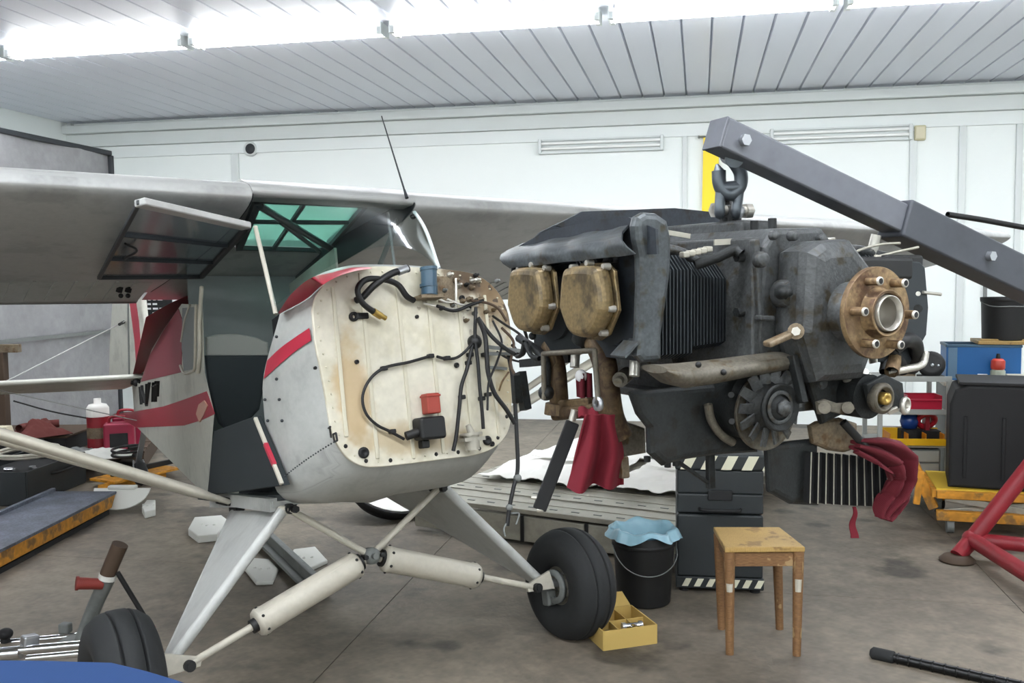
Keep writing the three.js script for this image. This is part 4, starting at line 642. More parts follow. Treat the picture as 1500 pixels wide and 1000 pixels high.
{ // hoist
  const b0 = at(1049, 196, 2.0), b1 = at(1314, 322, 2.2), dir = b1.clone().sub(b0).normalize();
  const ends = b0.clone().addScaledVector(dir, 1.75), base = V(ends.x, 0, ends.z);
  const h = thing('engine_hoist', 'grey steel engine hoist whose sloping boom holds the engine by a hook', 'hoist', base);
  const W = p => p.clone().sub(base), along = k => W(b0.clone().addScaledVector(dir, k));
  const boom = mk('boom', bar(along(0), along(.7), .062, .066, QY, .005), mats.boom, h);
  const side = dir.clone().cross(QY).normalize(), upv = side.clone().cross(dir);
  mkEach('bolt', [cyl(along(.048).addScaledVector(side, .03).addScaledVector(upv, 0), along(.048).addScaledVector(side, .043), .0125, .0125, 6), cyl(along(.048).addScaledVector(side, -.03), along(.048).addScaledVector(side, -.045), .0125, .0125, 6)], mats.steel, boom, 'shiny bolt head');
  mk('end_plate', bar(along(-.004), along(.002), .062, .066, QY, .002), mats.boom, boom);
  const L1 = b0.distanceTo(b1);
  const sl = mk('boom_sleeve', bar(along(L1 - .01), along(1.75), .082, .088, QY, .006), mats.boomd, h);
  mkEach('locking_bolt', [.26, .55].map(k => cyl(along(L1 + k).addScaledVector(side, .04), along(L1 + k).addScaledVector(side, .055), .012, .012, 6)), mats.steel, sl);
  const top = along(1.72), mb = V(top.x, .16, top.z);
  mk('mast', bar(mb, top.clone().add(V(0, .06, 0)), .1, .1, dir, .006), mats.boomd, h);
  const f = V(dir.x, 0, dir.z).normalize(), s2 = f.clone().cross(QY);
  const lg = [RT.clone().multiplyScalar(.75), FW.clone().multiplyScalar(.6).addScaledVector(RT, .55), FW.clone().multiplyScalar(-.5).addScaledVector(RT, .6)];
  for (const v of lg) { const p = mb.clone().setY(.12), q = p.clone().add(v); mk('leg', bar(p, q, .08, .08, QY, .006), mats.boomd, h); const w = v.clone().cross(QY).normalize().multiplyScalar(.02), r = q.clone().setY(.05); mk('caster', [cyl(r.clone().sub(w), r.clone().add(w), .05, .05, 20), box(.05, .03, .05, r.x, .07, r.z)], mats.dark, h); }
  mkEach('hydraulic_ram', [cyl(mb.clone().setY(.6).addScaledVector(dir, -.06), along(1.25).add(V(0, -.05, 0)), .03), cyl(mb.clone().setY(.5).addScaledVector(dir, -.06), mb.clone().setY(.65).addScaledVector(dir, -.06), .045)], mats.black, h);
  mk('pump_hose', [tube([W(at(1388, 314, 2.45)), W(at(1440, 322, 2.5)), W(at(1505, 334, 2.55)), W(at(1600, 350, 2.5)), top.clone().add(V(0, -.1, 0))], .0075)], mats.black, h);
  // hook, shackle
  const P = (px, py) => W(at(px, py, 2.12)), hk = mk('hook', [tube([P(1064, 226), P(1076, 238), P(1085, 255), P(1083, 274), P(1072, 284), P(1060, 280), P(1054, 268), P(1053, 250)], .0155, 40, 10), cyl(P(1053, 252), P(1050, 240), .014, .003), cyl(along(.06).addScaledVector(upv, -.03), P(1066, 229), .02, .017)], mats.chain, h);
  mkEach('shackle', [tube([P(1056, 275), P(1055, 290), P(1054, 312), W(ew(-.03, .222, -.42))], .0115), tube([P(1083, 270), P(1081, 290), P(1078, 312), W(ew(.03, .222, -.42))], .0115), cyl(P(1056, 276), P(1083, 274), .015)], mats.chain, hk);
}
{ // yellow strap on the back wall
  const p = onZ(1042, 200, Z0 + .04), q = onZ(1039, 345, Z0 + .04), w = .082, s = thing('wall_strap', 'flat yellow webbing strap hanging on the white back wall behind the hoist hook', 'strap', V(q.x, q.y, Z0 + .001)), D = p.clone().sub(q);
  mk('webbing', thickSheet(4, 16, (u, v) => V(D.x * (1 - v) + w * (2 * u - 1), D.y * (1 - v), .045 + .012 * Math.sin(v * 4)), .008), mats.yellow, s);
  mk('peg', [cyl(V(D.x - .13, D.y, 0), V(D.x - .13, D.y, .07), .012), cyl(V(D.x - .13, D.y, .055), V(D.x + .09, D.y, .055), .009)], mats.grey, s); mk('hem', box(w * 2, .02, .014, 0, .01, .04, .003), M(0xd9b422, .7), s);
}
{ // rags
  const c = thing('red_cloth', 'dark red shop cloth hanging from the exhaust pipe under the engine', 'cloth', at(872, 715, 2.0));
  const o = c.position;
  mk('drape', thickSheet(26, 26, (u, v) => { const x0 = 846 + 10 * (1 - v) - 14 * v, x1 = 898 + 16 * sm(0, .6, v), p = at(x0 + (x1 - x0) * u, 604 + v * (113 - 6 * u + 3 * Math.sin(u * 9)), 1.99); return p.sub(o).addScaledVector(FW, .02 * Math.sin(u * 13 + v * 2) * (.3 + v) - .03 * (1 - v)); }, .004), mats.redcloth, c);
  mk('folded_top', thickSheet(14, 8, (u, v) => { const p = at(848 + 52 * u, 612 - 14 * Math.sin(v * Math.PI), 1.98 + .07 * v); return p.sub(o).add(V(0, .004 * Math.sin(u * 17), 0)); }, .005), mats.redcloth, c);
  const r = thing('red_cloth', 'small red rag stuffed between the two exhaust pipes', 'cloth', at(855, 580, 2.1)), ro = r.position;
  mk('rag', thickSheet(12, 12, (u, v) => at(845 + 20 * u + 2 * v, 546 + 36 * v, 2.1).sub(ro).addScaledVector(FW, .012 * Math.sin(u * 12 + v)), .006), mats.redcloth2, r); mk('rag_fold', ball(V(-.005, .045, 0), .014), mats.print, r, 'pale corner');
  const t = thing('red_cloth', 'crumpled red rag draped over the finned oil cooler at the right', 'cloth', ew(.15, -.39, -.12)), to = t.position;
  mk('drape', thickSheet(28, 30, (u, v) => { // from over the cooler down along its end
    const cx = [1252, 1282, 1308, 1318, 1316, 1308, 1303], cy = [652, 660, 672, 700, 728, 748, 762], ww = [12, 26, 34, 24, 22, 17, 9], k = v * 6, i = Math.min(5, Math.floor(k)), f = k - i, L = a => a[i] + (a[i + 1] - a[i]) * f;
    const ang = Math.atan2(cy[i + 1] - cy[i], cx[i + 1] - cx[i]), s = (u - .5) * 2 * L(ww) * .8, p = E.on(L(cx) - Math.sin(ang) * -s, L(cy) - Math.cos(ang) * s, 'z', -.125);
    p.z += .014 * Math.sin(u * 15 + v * 6) + .02 * Math.sin(v * 5); return p.applyQuaternion(E.q).add(EO).sub(to); }, .005), mats.redcloth2, t);
  mk('corner', thickSheet(5, 8, (u, v) => { const p = E.on(1325 + v * 14 + (u - .5) * 14 * (1 - v), 690 + v * 12 + (u - .5) * 6, 'z', -.12); p.z += .01 * Math.sin(u * 9); return p.applyQuaternion(E.q).add(EO).sub(to); }, .004), mats.redcloth2, t);
  const s = thing('cloth_strip', 'thin dark red strip dangling below the oil cooler', 'cloth', ew(.09, -.44, -.17)), so = s.position;
  mk('strip', thickSheet(3, 10, (u, v) => { const p = E.on(1251 - 1 * v + (u - .5) * (4 + 7 * v), 742 + 45 * v, 'z', -.17); p.z += .004 * Math.sin(v * 8); return p.applyQuaternion(E.q).add(EO).sub(so); }, .003), mats.redcloth, s);
  // black strap bar below the rear of the engine
  const k = thing('support_bar', 'flat black bar hanging at a slant below the exhaust beside the red cloth', 'bar', at(815, 680, 2.05)), ko = k.position;
  const q = (px, py) => at(px, py, 2.05).sub(ko);
  mk('bar', bar(q(839, 618), q(790, 746), .03, .012, FW, .003), mats.dark, k); mkEach('end_bolt', [cyl(q(778, 728), q(792, 730), .004), cyl(q(786, 746), q(796, 746), .006), cyl(q(838, 616), q(842, 600), .008)], mats.bolt, k);
}

// ---------- things on the floor ----------
{ // bucket with its liner
  const p = gnd(943, 880); p.y = 0;
  const b = thing('bucket', 'tall black plastic bucket standing between the landing wheel and the stool', 'bucket', p);
  const h = .345;
  mk('body', lathe([[0, .004], [.125, .004], [.13, .01], [.148, h - .06], [.155, h - .055], [.155, h - .04], [.15, h - .036], [.152, h], [.146, h], [.126, .02], [0, .014]], V(0, 0, 0), QY, 48), mats.black, b);
  mk('handle', tube(Array.from({ length: 9 }, (_, i) => { const a = i / 8 * Math.PI; return V(-.157 * Math.cos(a), h - .05 - .125 * Math.sin(a), .157 * Math.abs(Math.sin(a)) ** .6).applyAxisAngle(QY, .25); }), .0028), mats.grey, b);
  const l = thing('bin_liner', 'light blue plastic bag lining the black bucket and folded over its rim', 'bag', p.clone().setY(h));
  mk('bag', thickSheet(64, 16, (u, v) => { const a = u * 2 * Math.PI, f = Math.sin(a * 9) * .006 + Math.sin(a * 17 + 1) * .004, k = v * 4; let r, y; if (k < 1) { r = .02 + .09 * k; y = -.14 + .02 * Math.sin(a * 5); } else if (k < 2.6) { const t = (k - 1) / 1.6; r = .11 + .034 * t; y = -.14 + .16 * t; } else if (k < 3) { const t = (k - 2.6) / .4; r = .15 + .012 * t; y = .02 + .012 * Math.sin(t * 3); } else { const t = k - 3; r = .165 + .02 * t; y = .02 - (.03 + .014 * Math.sin(a * 3 + 1)) * t; } r *= .97; r += k < 2.6 ? f * .25 : f * 1.2 + .01 * (v - .65) * Math.sin(a * 2 + .6); return V(r * Math.cos(a), y + .012 * v * Math.sin(a * 6), r * Math.sin(a)); }, .002), mats.bluebag, l);
}
{ // stool
  const q = [gnd(1069, 958), gnd(1167, 960), gnd(1142, 921), gnd(1057, 921)], hT = .455;
  const c = q.reduce((a, p) => a.add(p), V(0, 0, 0)).multiplyScalar(.25);
  const s = thing('stool', 'worn yellow-topped wooden stool with four brown legs', 'stool', c);
  const L = p => p.clone().sub(c), tp = [gnd(1062, 802, hT), gnd(1179, 801, hT), gnd(1142, 772, hT), gnd(1045, 772, hT)].map(L);
  mk('seat', slab(tp.map(p => p.clone().setY(hT - .022)), QY, .024, .005), mats.wood, s);
  q.forEach((p, i) => { const a = L(p).setY(0), b = tp[i].clone().lerp(V(0, hT, 0), .13).setY(hT - .022); const l = mk('leg', cyl(a, b, .017, .024, 12), mats.legwood, s); if (i < 2) { const m = a.clone().lerp(b, .62), n = a.clone().lerp(b, i ? .74 : .7), tc = V(0, 0, .012); mk('paint_patch', cyl(m.clone().add(tc), n.clone().add(tc), .014, .016, 8), mats.cream, l); } });
  for (let i = 0; i < 4; i++) { const k = p => p.clone().lerp(V(0, hT, 0), .15).setY(hT - .055); mk('apron', bar(k(tp[i]), k(tp[(i + 1) % 4]), .016, .06, QY, .003), mats.legwood, s); }
}
{ // tool cabinet
  const a = gnd(990, 866), b = gnd(1119, 871), m = a.clone().lerp(b, .5), d = b.clone().sub(a), w = d.length(), dp = .4, ht = .8;
  const t = thing('tool_cabinet', 'black tool cabinet with black and white hazard stripes behind the stool', 'cabinet', m.clone().add(V(0, 0, 0)), Math.atan2(-d.z, d.x));
  mk('base', box(w, .06, dp, 0, .05, -dp / 2, .006), mats.box, t);
  mk('lower_case', box(w - .01, .32, dp, 0, .24, -dp / 2, .012), mats.box, t); mk('drawer', box(w - .01, .1, dp, 0, .455, -dp / 2, .01), mats.box, t); mk('drawer', box(w - .01, .12, dp, 0, .565, -dp / 2, .01), mats.box, t);
  mk('lid', box(w + .01, .08, dp + .02, 0, .665, -dp / 2, .012), mats.box, t);
  mk('latch', box(.12, .05, .015, 0, .5, .005, .004), mats.dark, t); mk('handle', tube([V(-.1, .43, 0), V(-.09, .43, .03), V(.09, .43, .03), V(.1, .43, 0)], .008), mats.dark, t);
  for (let k = 0; k < 7; k++) { const x = -w / 2 + .03 + k * w / 7.3; mk('hazard_stripe', slab([V(x, .032, .002), V(x + .03, .032, .002), V(x + .05, .072, .002), V(x + .02, .072, .002)], V(0, 0, 1), .003), mats.hazard, t); }
  for (let k = 0; k < 5; k++) { const x = -w / 2 + .02 + k * .1; mk('hazard_stripe', slab([V(x, .63, .011), V(x + .05, .63, .011), V(x + .085, .7, .011), V(x + .035, .7, .011)], V(0, 0, 1), .003), mats.hazard, t); }
  mkEach('foot', [-1, 1].map(s => cyl(V(s * (w / 2 - .04), 0, -.04), V(s * (w / 2 - .04), .03, -.04), .025)), mats.dark, t); mkEach('foot', [-1, 1].map(s => cyl(V(s * (w / 2 - .04), 0, -dp + .04), V(s * (w / 2 - .04), .03, -dp + .04), .025)), mats.dark, t);
}
{ // yellow carton with compartments
  const a = gnd(884, 953), b = gnd(962, 942), d = b.clone().sub(a), w = d.length(), dp = .26, hh = .085;
  const c = thing('carton', 'shallow yellow cardboard tray with compartments on the floor beside the tyre', 'carton', a.clone().lerp(b, .5), Math.atan2(-d.z, d.x));
  mk('tray', [box(w, .006, dp, 0, .004, -dp / 2), box(w, hh, .005, 0, hh / 2, 0), box(w, hh, .005, 0, hh / 2, -dp), box(.005, hh, dp, -w / 2, hh / 2, -dp / 2), box(.005, hh, dp, w / 2, hh / 2, -dp / 2)], mats.carton, c);
  mk('divider', [box(w, hh * .85, .004, 0, hh * .45, -dp / 2), box(.004, hh * .85, dp, -w / 6, hh * .45, -dp / 2), box(.004, hh * .85, dp, w / 6, hh * .45, -dp / 2)], mats.carton, c);
  mk('lid_flap', slab([V(-w / 2, hh, -dp), V(w / 2, hh, -dp), V(w / 2 - .03, hh + .05, -dp - .05), V(-w / 2 + .05, hh + .055, -dp - .05)], V(0, .5, 1), .004), mats.carton, c);
  const i = thing('metal_fitting', 'shiny metal fitting lying in the yellow cardboard tray', 'fitting', c.position.clone().add(V(0, .06, -.09)), .4);
  mk('tee', [cyl(V(-.035, 0, 0), V(.035, .005, .01), .014), cyl(V(0, 0, 0), V(.0, .01, .045), .012)], mats.chrome, i); mk('nut', [cyl(V(-.045, 0, 0), V(-.028, 0, 0), .019, .019, 6), cyl(V(.028, .005, .01), V(.045, .005, .01), .019, .019, 6)], mats.steel, i);
  const f = thing('metal_fitting', 'dark metal ring lying in the left compartment of the yellow tray', 'fitting', c.position.clone().add(V(-.09, .01, -.06)), 0);
  mk('ring', lathe([[.014, 0], [.028, 0], [.028, .022], [.014, .022], [.014, 0]], V(0, 0, 0), QY, 20), mats.brown, f); mk('lip', lathe([[.02, .022], [.031, .022], [.031, .028], [.02, .028]], V(0, 0, 0), QY, 20), mats.tan, f);
}
{ // black handle lying on the floor
  const a = gnd(1274, 955, .02), b = gnd(1510, 1008, .02), p = thing('pry_bar', 'long black bar with a rubber grip lying on the floor at the lower right', 'bar', a.clone().setY(0));
  const e = b.clone().sub(a), u = e.clone().normalize(), Q = k => u.clone().multiplyScalar(k).setY(.02);
  mk('shaft', cyl(Q(.09), Q(e.length() + .4), .02, .022, 16), M(0x0d0e0f, .3, .3), p);
  mk('grip', lathe([[0, 0], [.015, .003], [.026, .014], [.026, .095], [.022, .1], [0, .1]], Q(0), u, 20), mats.rubber, p);
  const rg = []; for (let k = 0; k < 14; k++) rg.push(lathe([[.0205, 0], [.0245, .004], [.0205, .008]], Q(.11 + k * .045), u, 16)); mk('ridge', rg, M(0x0d0e0f, .3, .3), p);
}
{ // work platform of aluminium planks, sheeted at the back
  const hgt = .22, a = gnd(655, 732, hgt), b = gnd(1010, 776, hgt), d = b.clone().sub(a), w = d.length() + .22, u = d.clone().normalize(), n = V(u.z, 0, -u.x); if (n.z > 0) n.negate();
  const o = a.clone().addScaledVector(u, -.25); o.y = 0;
  const t = thing('work_platform', 'low platform of long grey metal planks lying on the floor behind the airplane', 'platform', o, Math.atan2(-u.z, u.x));
  const pw = .165, np = 14;
  for (let k = 0; k < np; k++) { const pl = mk('plank', [box(w, .03, pw - .006, w / 2, hgt - .015 - (k % 3 === 1 ? .004 : 0), -pw * (k + .5), .006), box(w, .006, .014, w / 2, hgt + .001, -pw * (k + 1) + .012, .002)], mats.alu, t); if (k % 2 === 0 && k < 5) { const rv = []; for (let q = 0; q < 12; q++) rv.push(box(.05, .003, .012, .1 + q * w / 12.5, hgt + .0015 - (k % 3 === 1 ? .004 : 0), -pw * (k + .4))); mk('slot', rv, mats.grey, pl).userData.kind = 'stuff'; } }
  mk('front_beam', box(w, .15, .03, w / 2, .1, -.02, .005), mats.alu, t); mk('rear_beam', box(w, .18, .03, w / 2, .1, -pw * np + .02, .005), mats.alu, t);
  for (let k = 0; k < 5; k++) { const x = .36 + k * .42; if (x > w) break; mk('strap', box(.022, .16, .012, x, .105, .002, .003), mats.black, t); mk('foot', box(.08, .05, .3, x, .025, -.3, .005), mats.dark, t); }
  const z0 = -pw * 3.6, z1 = -pw * 13.5;
  const mkSheet = (x0, x1, za, zb, lab, k) => { const s = thing('plastic_sheet', lab, 'sheet', o.clone(), t.rotation.y); mk('sheet', thickSheet(40, 30, (p, q) => V(x0 + (x1 - x0) * p + .03 * Math.sin(q * 7 + k), hgt + .022 + .05 * Math.abs(fbm(p, q, 4, 30 + k, 4) - .35) + .02 * sm(.4, .6, fbm(p, q, 7, 60 + k, 2)), za + (zb - za) * q + .03 * Math.sin(p * 9 + k)), .004), mats.sheet, s); mk('fold', thickSheet(20, 4, (p, q) => V(x0 + .1 + (x1 - x0 - .3) * p, hgt + .075 + .03 * Math.sin(q * 3.14), za * .55 + zb * .45 + .12 * q + .05 * Math.sin(p * 6)), .004), mats.sheet, s); };
  mkSheet(.1, .95, z0, z1, 'crumpled white plastic sheet on the left part of the grey platform', 1); mkSheet(1.0, 1.72, z0 - .05, z1, 'crumpled white plastic sheet on the platform right of the red cloth', 5);
  // black and white tray at the platform's left end
  const c = gnd(562, 752); const r = thing('drain_pan', 'dark curved pan with a white lining lying under the airplane belly', 'pan', c, .5);
  mk('pan', lathe([[0, 0], [.2, 0], [.27, .06], [.28, .1], [.27, .1], [.25, .06], [.19, .014], [0, .012]], V(0, 0, 0), V(.25, 1, .35), 36).translate(0, .07, 0), mats.dark, r);
  mk('lining', lathe([[0, .03], [.17, .035], [.245, .08], [.25, .1]], V(0, 0.07, 0), V(.25, 1, .35), 24), mats.sheet, r);
}
{ // grey channel and white blocks under the left gear leg
  const g = thing('steel_channel', 'grey steel channel lying slantwise on the floor behind the left gear leg', 'channel', V(0, 0, 0));
  const a = gnd(372, 772, .05), b = gnd(470, 866, .05); g.position.copy(a.clone().setY(0)); const L = p => p.clone().sub(g.position);
  mk('channel', [bar(L(a), L(b), .13, .02, QY, .004), bar(L(a).add(V(-.05, .03, -.04)), L(b).add(V(-.05, .03, -.04)), .02, .07, QY, .004)], mats.grey, g); mk('bolt', cyl(L(a.clone().lerp(b, .12)), L(a.clone().lerp(b, .12)).add(V(0, .03, 0)), .02, .02, 6), mats.steel, g);
  const blk = (pts, h, lab, k) => { const q = pts.map(p => gnd(...p)), c = q.reduce((x, y) => x.add(y), V(0, 0, 0)).multiplyScalar(1 / q.length), t = thing('foam_block', lab, 'block', c); mk('block', slab(q.map(p => p.sub(c).setY(.001)), QY, h, .008), mats.poly, t); mk('chip', [0, 1, 2].map(i => new THREE.DodecahedronGeometry(.01).translate((i - 1) * .04, h, .02 * (i % 2))), mats.poly, t); };
  blk([[355, 833], [375, 858], [400, 857], [408, 838], [395, 824], [370, 822]], .022, 'small white foam block left of the grey channel', 1);
  blk([[420, 830], [445, 842], [480, 826], [462, 806], [430, 810]], .025, 'white foam slab right of the grey channel', 2);
  blk([[276, 785], [290, 796], [318, 793], [338, 775], [325, 765], [285, 768]], .05, 'whitish broken foam lump behind the left gear leg', 3);
  blk([[208, 752], [212, 760], [228, 756], [228, 742], [215, 742]], .05, 'tiny pale foam scrap at the end of the lift runway', 4);
}

// ---------- left side: lift runway, boxes, cans ----------
{
  const a = gnd(-260, 985), b = gnd(172, 748); const d = b.clone().sub(a), L = d.length(), u = d.clone().normalize(), w = .46;
  const t = thing('lift_runway', 'long grey vehicle lift runway with an orange side beam along the floor at the left', 'lift', a.clone(), Math.atan2(u.x, u.z));
  mk('plate', [box(w, .02, L, w / 2, .13, L / 2, .004), box(.03, .03, L, w - .015, .15, L / 2, .006)], mats.ramp, t);
  mkEach('side_beam', [box(.05, .085, L, .03, .08, L / 2, .008), box(.05, .085, L, w - .03, .08, L / 2, .008)], mats.orange, t);
  mkEach('base_frame', [box(w - .1, .05, L - .1, w / 2, .026, L / 2), box(.04, .03, L - .2, .03, .016, L / 2)], mats.dark, t);
  mk('end_flap', [slab(Array.from({ length: 15 }, (_, i) => V(-.03 - .2 * Math.cos(i / 14 * Math.PI), .15 - .13 * Math.sin(i / 14 * Math.PI), L + .03 - .1 * Math.sin(i / 14 * Math.PI))), V(0, .61, -.79), .014, .004), box(.2, .03, .05, -.03, .16, L + .03, .012)], mats.poly, t, 'pale rounded end flap');
  const p = gnd(150, 716), q = gnd(246, 694); const c = thing('cross_beam', 'short orange steel beam lying on the floor beyond the end of the runway', 'beam', p.clone());
  const e = q.clone().sub(p); mk('beam', [bar(V(0, .06, 0), e.clone().setY(.06), .3, .02, QY, .004), bar(V(.05, .03, .12), e.clone().add(V(.05, .03, .12)), .02, .06, QY, .003)], mats.orange, c); mk('rail', bar(V(0, .09, -.12), e.clone().add(V(0, .09, -.12)), .03, .04, QY, .004), mats.dark, c);
}
const lbox = (name, label, cat, px, py, d, hh, ww, dd, m, rot = .1, extra) => { const p = at(px, py, d); p.y = Math.max(0, p.y); const t = thing(name, label, cat, p, YAW + rot); extra(t, ww, hh, dd); return t; };
{
  const p = gnd(40, 742), t = thing('tool_chest', 'long open black tool chest beside the lift runway at the left edge', 'chest', p, .12);
  mk('body', [box(.5, .02, .8, -.25, .012, -.4), box(.5, .24, .02, -.25, .13, 0, .004), box(.5, .24, .02, -.25, .13, -.8, .004), box(.02, .24, .8, 0, .13, -.4, .004), box(.02, .24, .8, -.5, .13, -.4, .004)], mats.box, t);
  mk('tray', [box(.46, .02, .76, -.25, .19, -.4)], mats.dark, t); mk('handle', tube([V(.01, .18, -.3), V(.04, .18, -.32), V(.04, .18, -.62), V(.01, .18, -.64)], .01), mats.dark, t);
  const tl = (n, lab, pos, r, f) => { const o = thing(n, lab, 'tool', pos.clone().applyAxisAngle(QY, .12).add(p), r); f(o); };
  tl('spanner', 'bright steel spanner lying in the black tool chest', V(-.1, .212, -.3), .9, o => { mk('shank', box(.03, .01, .2, 0, 0, 0, .004), mats.steel, o); mk('jaw', [lathe([[.014, -.006], [.028, -.006], [.028, .006], [.014, .006], [.014, -.006]], V(0, 0, .11), QY, 16), lathe([[.012, -.006], [.024, -.006], [.024, .006], [.012, .006], [.012, -.006]], V(0, 0, -.11), QY, 16)], mats.steel, o); });
  tl('socket', 'small chrome socket in the black tool chest', V(-.25, .215, -.2), .3, o => { mk('barrel', cyl(V(-.03, .012, 0), V(.03, .012, 0), .017), mats.chrome, o); mk('drive', box(.02, .014, .014, .035, .012, 0), mats.steel, o); });
  const h = thing('white_hose', 'white hose lying in loops on top of the black tool chest', 'hose', V(-.3, .26, -.55).applyAxisAngle(QY, .12).add(p), 0);
  mk('loop', tube(Array.from({ length: 26 }, (_, i) => { const k = i / 25 * Math.PI * 4; return V(.2 * Math.cos(k), .006 * i / 4 + .02, .24 * Math.sin(k) + .02 * i / 25); }), .013, 120), mats.cream, h); mk('end_fitting', cyl(V(.2, .02, 0), V(.21, .02, -.06), .018), mats.steel, h);
}
{
  const p = gnd(170, 690), t = thing('pallet', 'low brown wooden pallet carrying the red cans and folded cloths', 'pallet', p, YAW + .25);
  for (let k = 0; k < 7; k++) mk('plank', box(.62, .022, .14, -.08, .15 + .002 * (k % 2), -.08 - k * .16, .003), mats.brown, t);
  for (const x of [-.34, -.08, .18]) mk('runner', box(.09, .135, 1.08, x, .07, -.55, .003), mats.brown, t);
  const can = (px, py, d, lab, tall) => {
    const q = at(px, py, d); q.y = .164; const c = thing(tall ? 'oil_can' : 'jerry_can', lab, 'can', q, YAW + .3);
    if (tall) { mk('body', [lathe([[0, 0], [.085, 0], [.09, .006], [.09, .36], [.08, .38], [0, .38]], V(0, 0, 0), QY, 28)], mats.redpaint, c); mk('white_top', lathe([[.091, .3], [.091, .37], [.07, .4], [.03, .41], [.03, .45], [0, .45]], V(0, 0, 0), QY, 28), mats.sheet, c); mk('label_band', lathe([[.0905, .12], [.092, .13], [.092, .2], [.0905, .21]], V(0, 0, 0), QY, 28), mats.tan, c); }
    else { mk('body', box(.24, .26, .16, 0, .13, 0, .02), M(0x98203f, .45), c); mk('handle', tube([V(-.08, .25, 0), V(-.07, .3, 0), V(.05, .3, 0), V(.07, .25, 0)], .012), mats.redpaint, c); mk('spout', [cyl(V(.08, .25, 0), V(.11, .31, 0), .022), cyl(V(.11, .31, 0), V(.12, .33, 0), .026)], mats.black, c); mk('panel', box(.14, .12, .01, .0, .12, .082, .004), mats.dark, c); }
  };
  can(145, 650, 8.0, 'tall red oil can with a white top standing on the pallet', true);
  can(176, 655, 7.9, 'squat pink-red jerry can standing on the pallet beside the tall can', false);
  can(188, 640, 8.3, 'dark red jerry can standing behind the pink-red can', false);
  const cl = (px, py, d, w, dep, hh, m, lab, n, k, y0) => { const q = at(px, py, d); q.y = y0; const o = thing(n, lab, 'cloth', q, YAW + .1 * k); mk('heap', thickSheet(26, 22, (u, v) => { const r = Math.min(1, 1.6 * Math.min(u, 1 - u, v, 1 - v) * 2); return V((u - .5) * w, .012 + hh * r * (.35 + fbm(u, v, 4, 20 + k, 4)), (v - .5) * dep); }, .006), m, o); mk('fold', tube(Array.from({ length: 6 }, (_, i) => V((i / 5 - .5) * w * .8, hh * .75, .03 * Math.sin(i * 2 + k))), hh * .28, 30, 8), m, o); };
  cl(150, 664, 7.7, .45, .3, .06, mats.poly, 'heap of white cloths on the pallet in front of the cans', 'cloth_heap', 3, .166);
  cl(112, 662, 7.8, .3, .24, .05, mats.grey, 'grey rag on the left end of the pallet', 'cloth_heap', 6, .166);
  const hs = at(185, 668, 7.6); hs.y = .2; const ho = thing('cable', 'black cable coiled in front of the pink-red can', 'cable', hs, 0); mk('coil', tube(Array.from({ length: 20 }, (_, i) => V(.1 * Math.cos(i * .7), .004 * i, .12 * Math.sin(i * .7))), .01, 90), mats.black, ho); mk('plug', box(.03, .03, .06, .1, .01, .03, .006), mats.dark, ho);
  const cp = gnd(28, 692), cr = thing('crate', 'dark crate at the left behind the wing strut carrying a red-brown cloth', 'crate', cp, YAW);
  mk('case', [box(.8, .28, .02, 0, .15, 0, .004), box(.8, .28, .02, 0, .15, -.6, .004), box(.02, .28, .6, -.4, .15, -.3, .004), box(.02, .28, .6, .4, .15, -.3, .004), box(.8, .02, .6, 0, .02, -.3)], mats.dark, cr); mk('lid', box(.84, .02, .64, 0, .3, -.3, .005), mats.brown, cr);
  cl(58, 646, 7.9, .42, .3, .12, M(0x5e2b26, .9), 'crumpled red-brown cloth on the dark crate', 'cloth_heap', 9, .312);
  const lp = at(6, 634, 7.8); lp.y = .315; const lo = thing('lamp', 'pale work lamp head standing on the dark crate at the left edge', 'lamp', lp, YAW); mk('shade', slab([V(-.11, .02, 0), V(.1, .02, 0), V(.07, .11, 0), V(-.07, .11, 0)], V(0, 0, 1), .1, .008), M(0xd9d2b8, .5), lo); mk('foot', [box(.14, .02, .1, 0, .012, .05, .004), cyl(V(0, .02, .05), V(0, .04, .05), .02)], mats.dark, lo);
  const yb = at(42, 642, 7.6); yb.y = .312; const yo = thing('cable', 'short yellow-green cable end on the crate in front of the red-brown cloth', 'cable', yb, 0); mk('lead', tube([V(-.1, .015, 0), V(-.03, .03, .03), V(.03, .012, -.02), V(.1, .02, .02)], .012), mats.yellow, yo); mk('plug', box(.05, .03, .03, .12, .02, .02, .006), mats.dark, yo);
  const wp = at(6, 640, 8.2); wp.y = 0; const wo = thing('timber_rack', 'brown timber post with a crosspiece at the far left in front of the foil curtain', 'rack', wp, YAW); mk('post', box(.09, 1.0, .09, 0, .5, 0, .006), mats.brown, wo); mk('crosspiece', box(.34, .07, .07, 0, 1.03, 0, .006), mats.tan, wo);
  const wa = at(20, 587, 8.15).sub(wp), wbb = at(132, 613, 8.1).sub(wp); mk('rope', tube([wa.clone().applyAxisAngle(QY, -YAW), wa.clone().lerp(wbb, .5).add(V(0, -.015, 0)).applyAxisAngle(QY, -YAW), wbb.clone().applyAxisAngle(QY, -YAW)], .007), mats.black, wo);
}
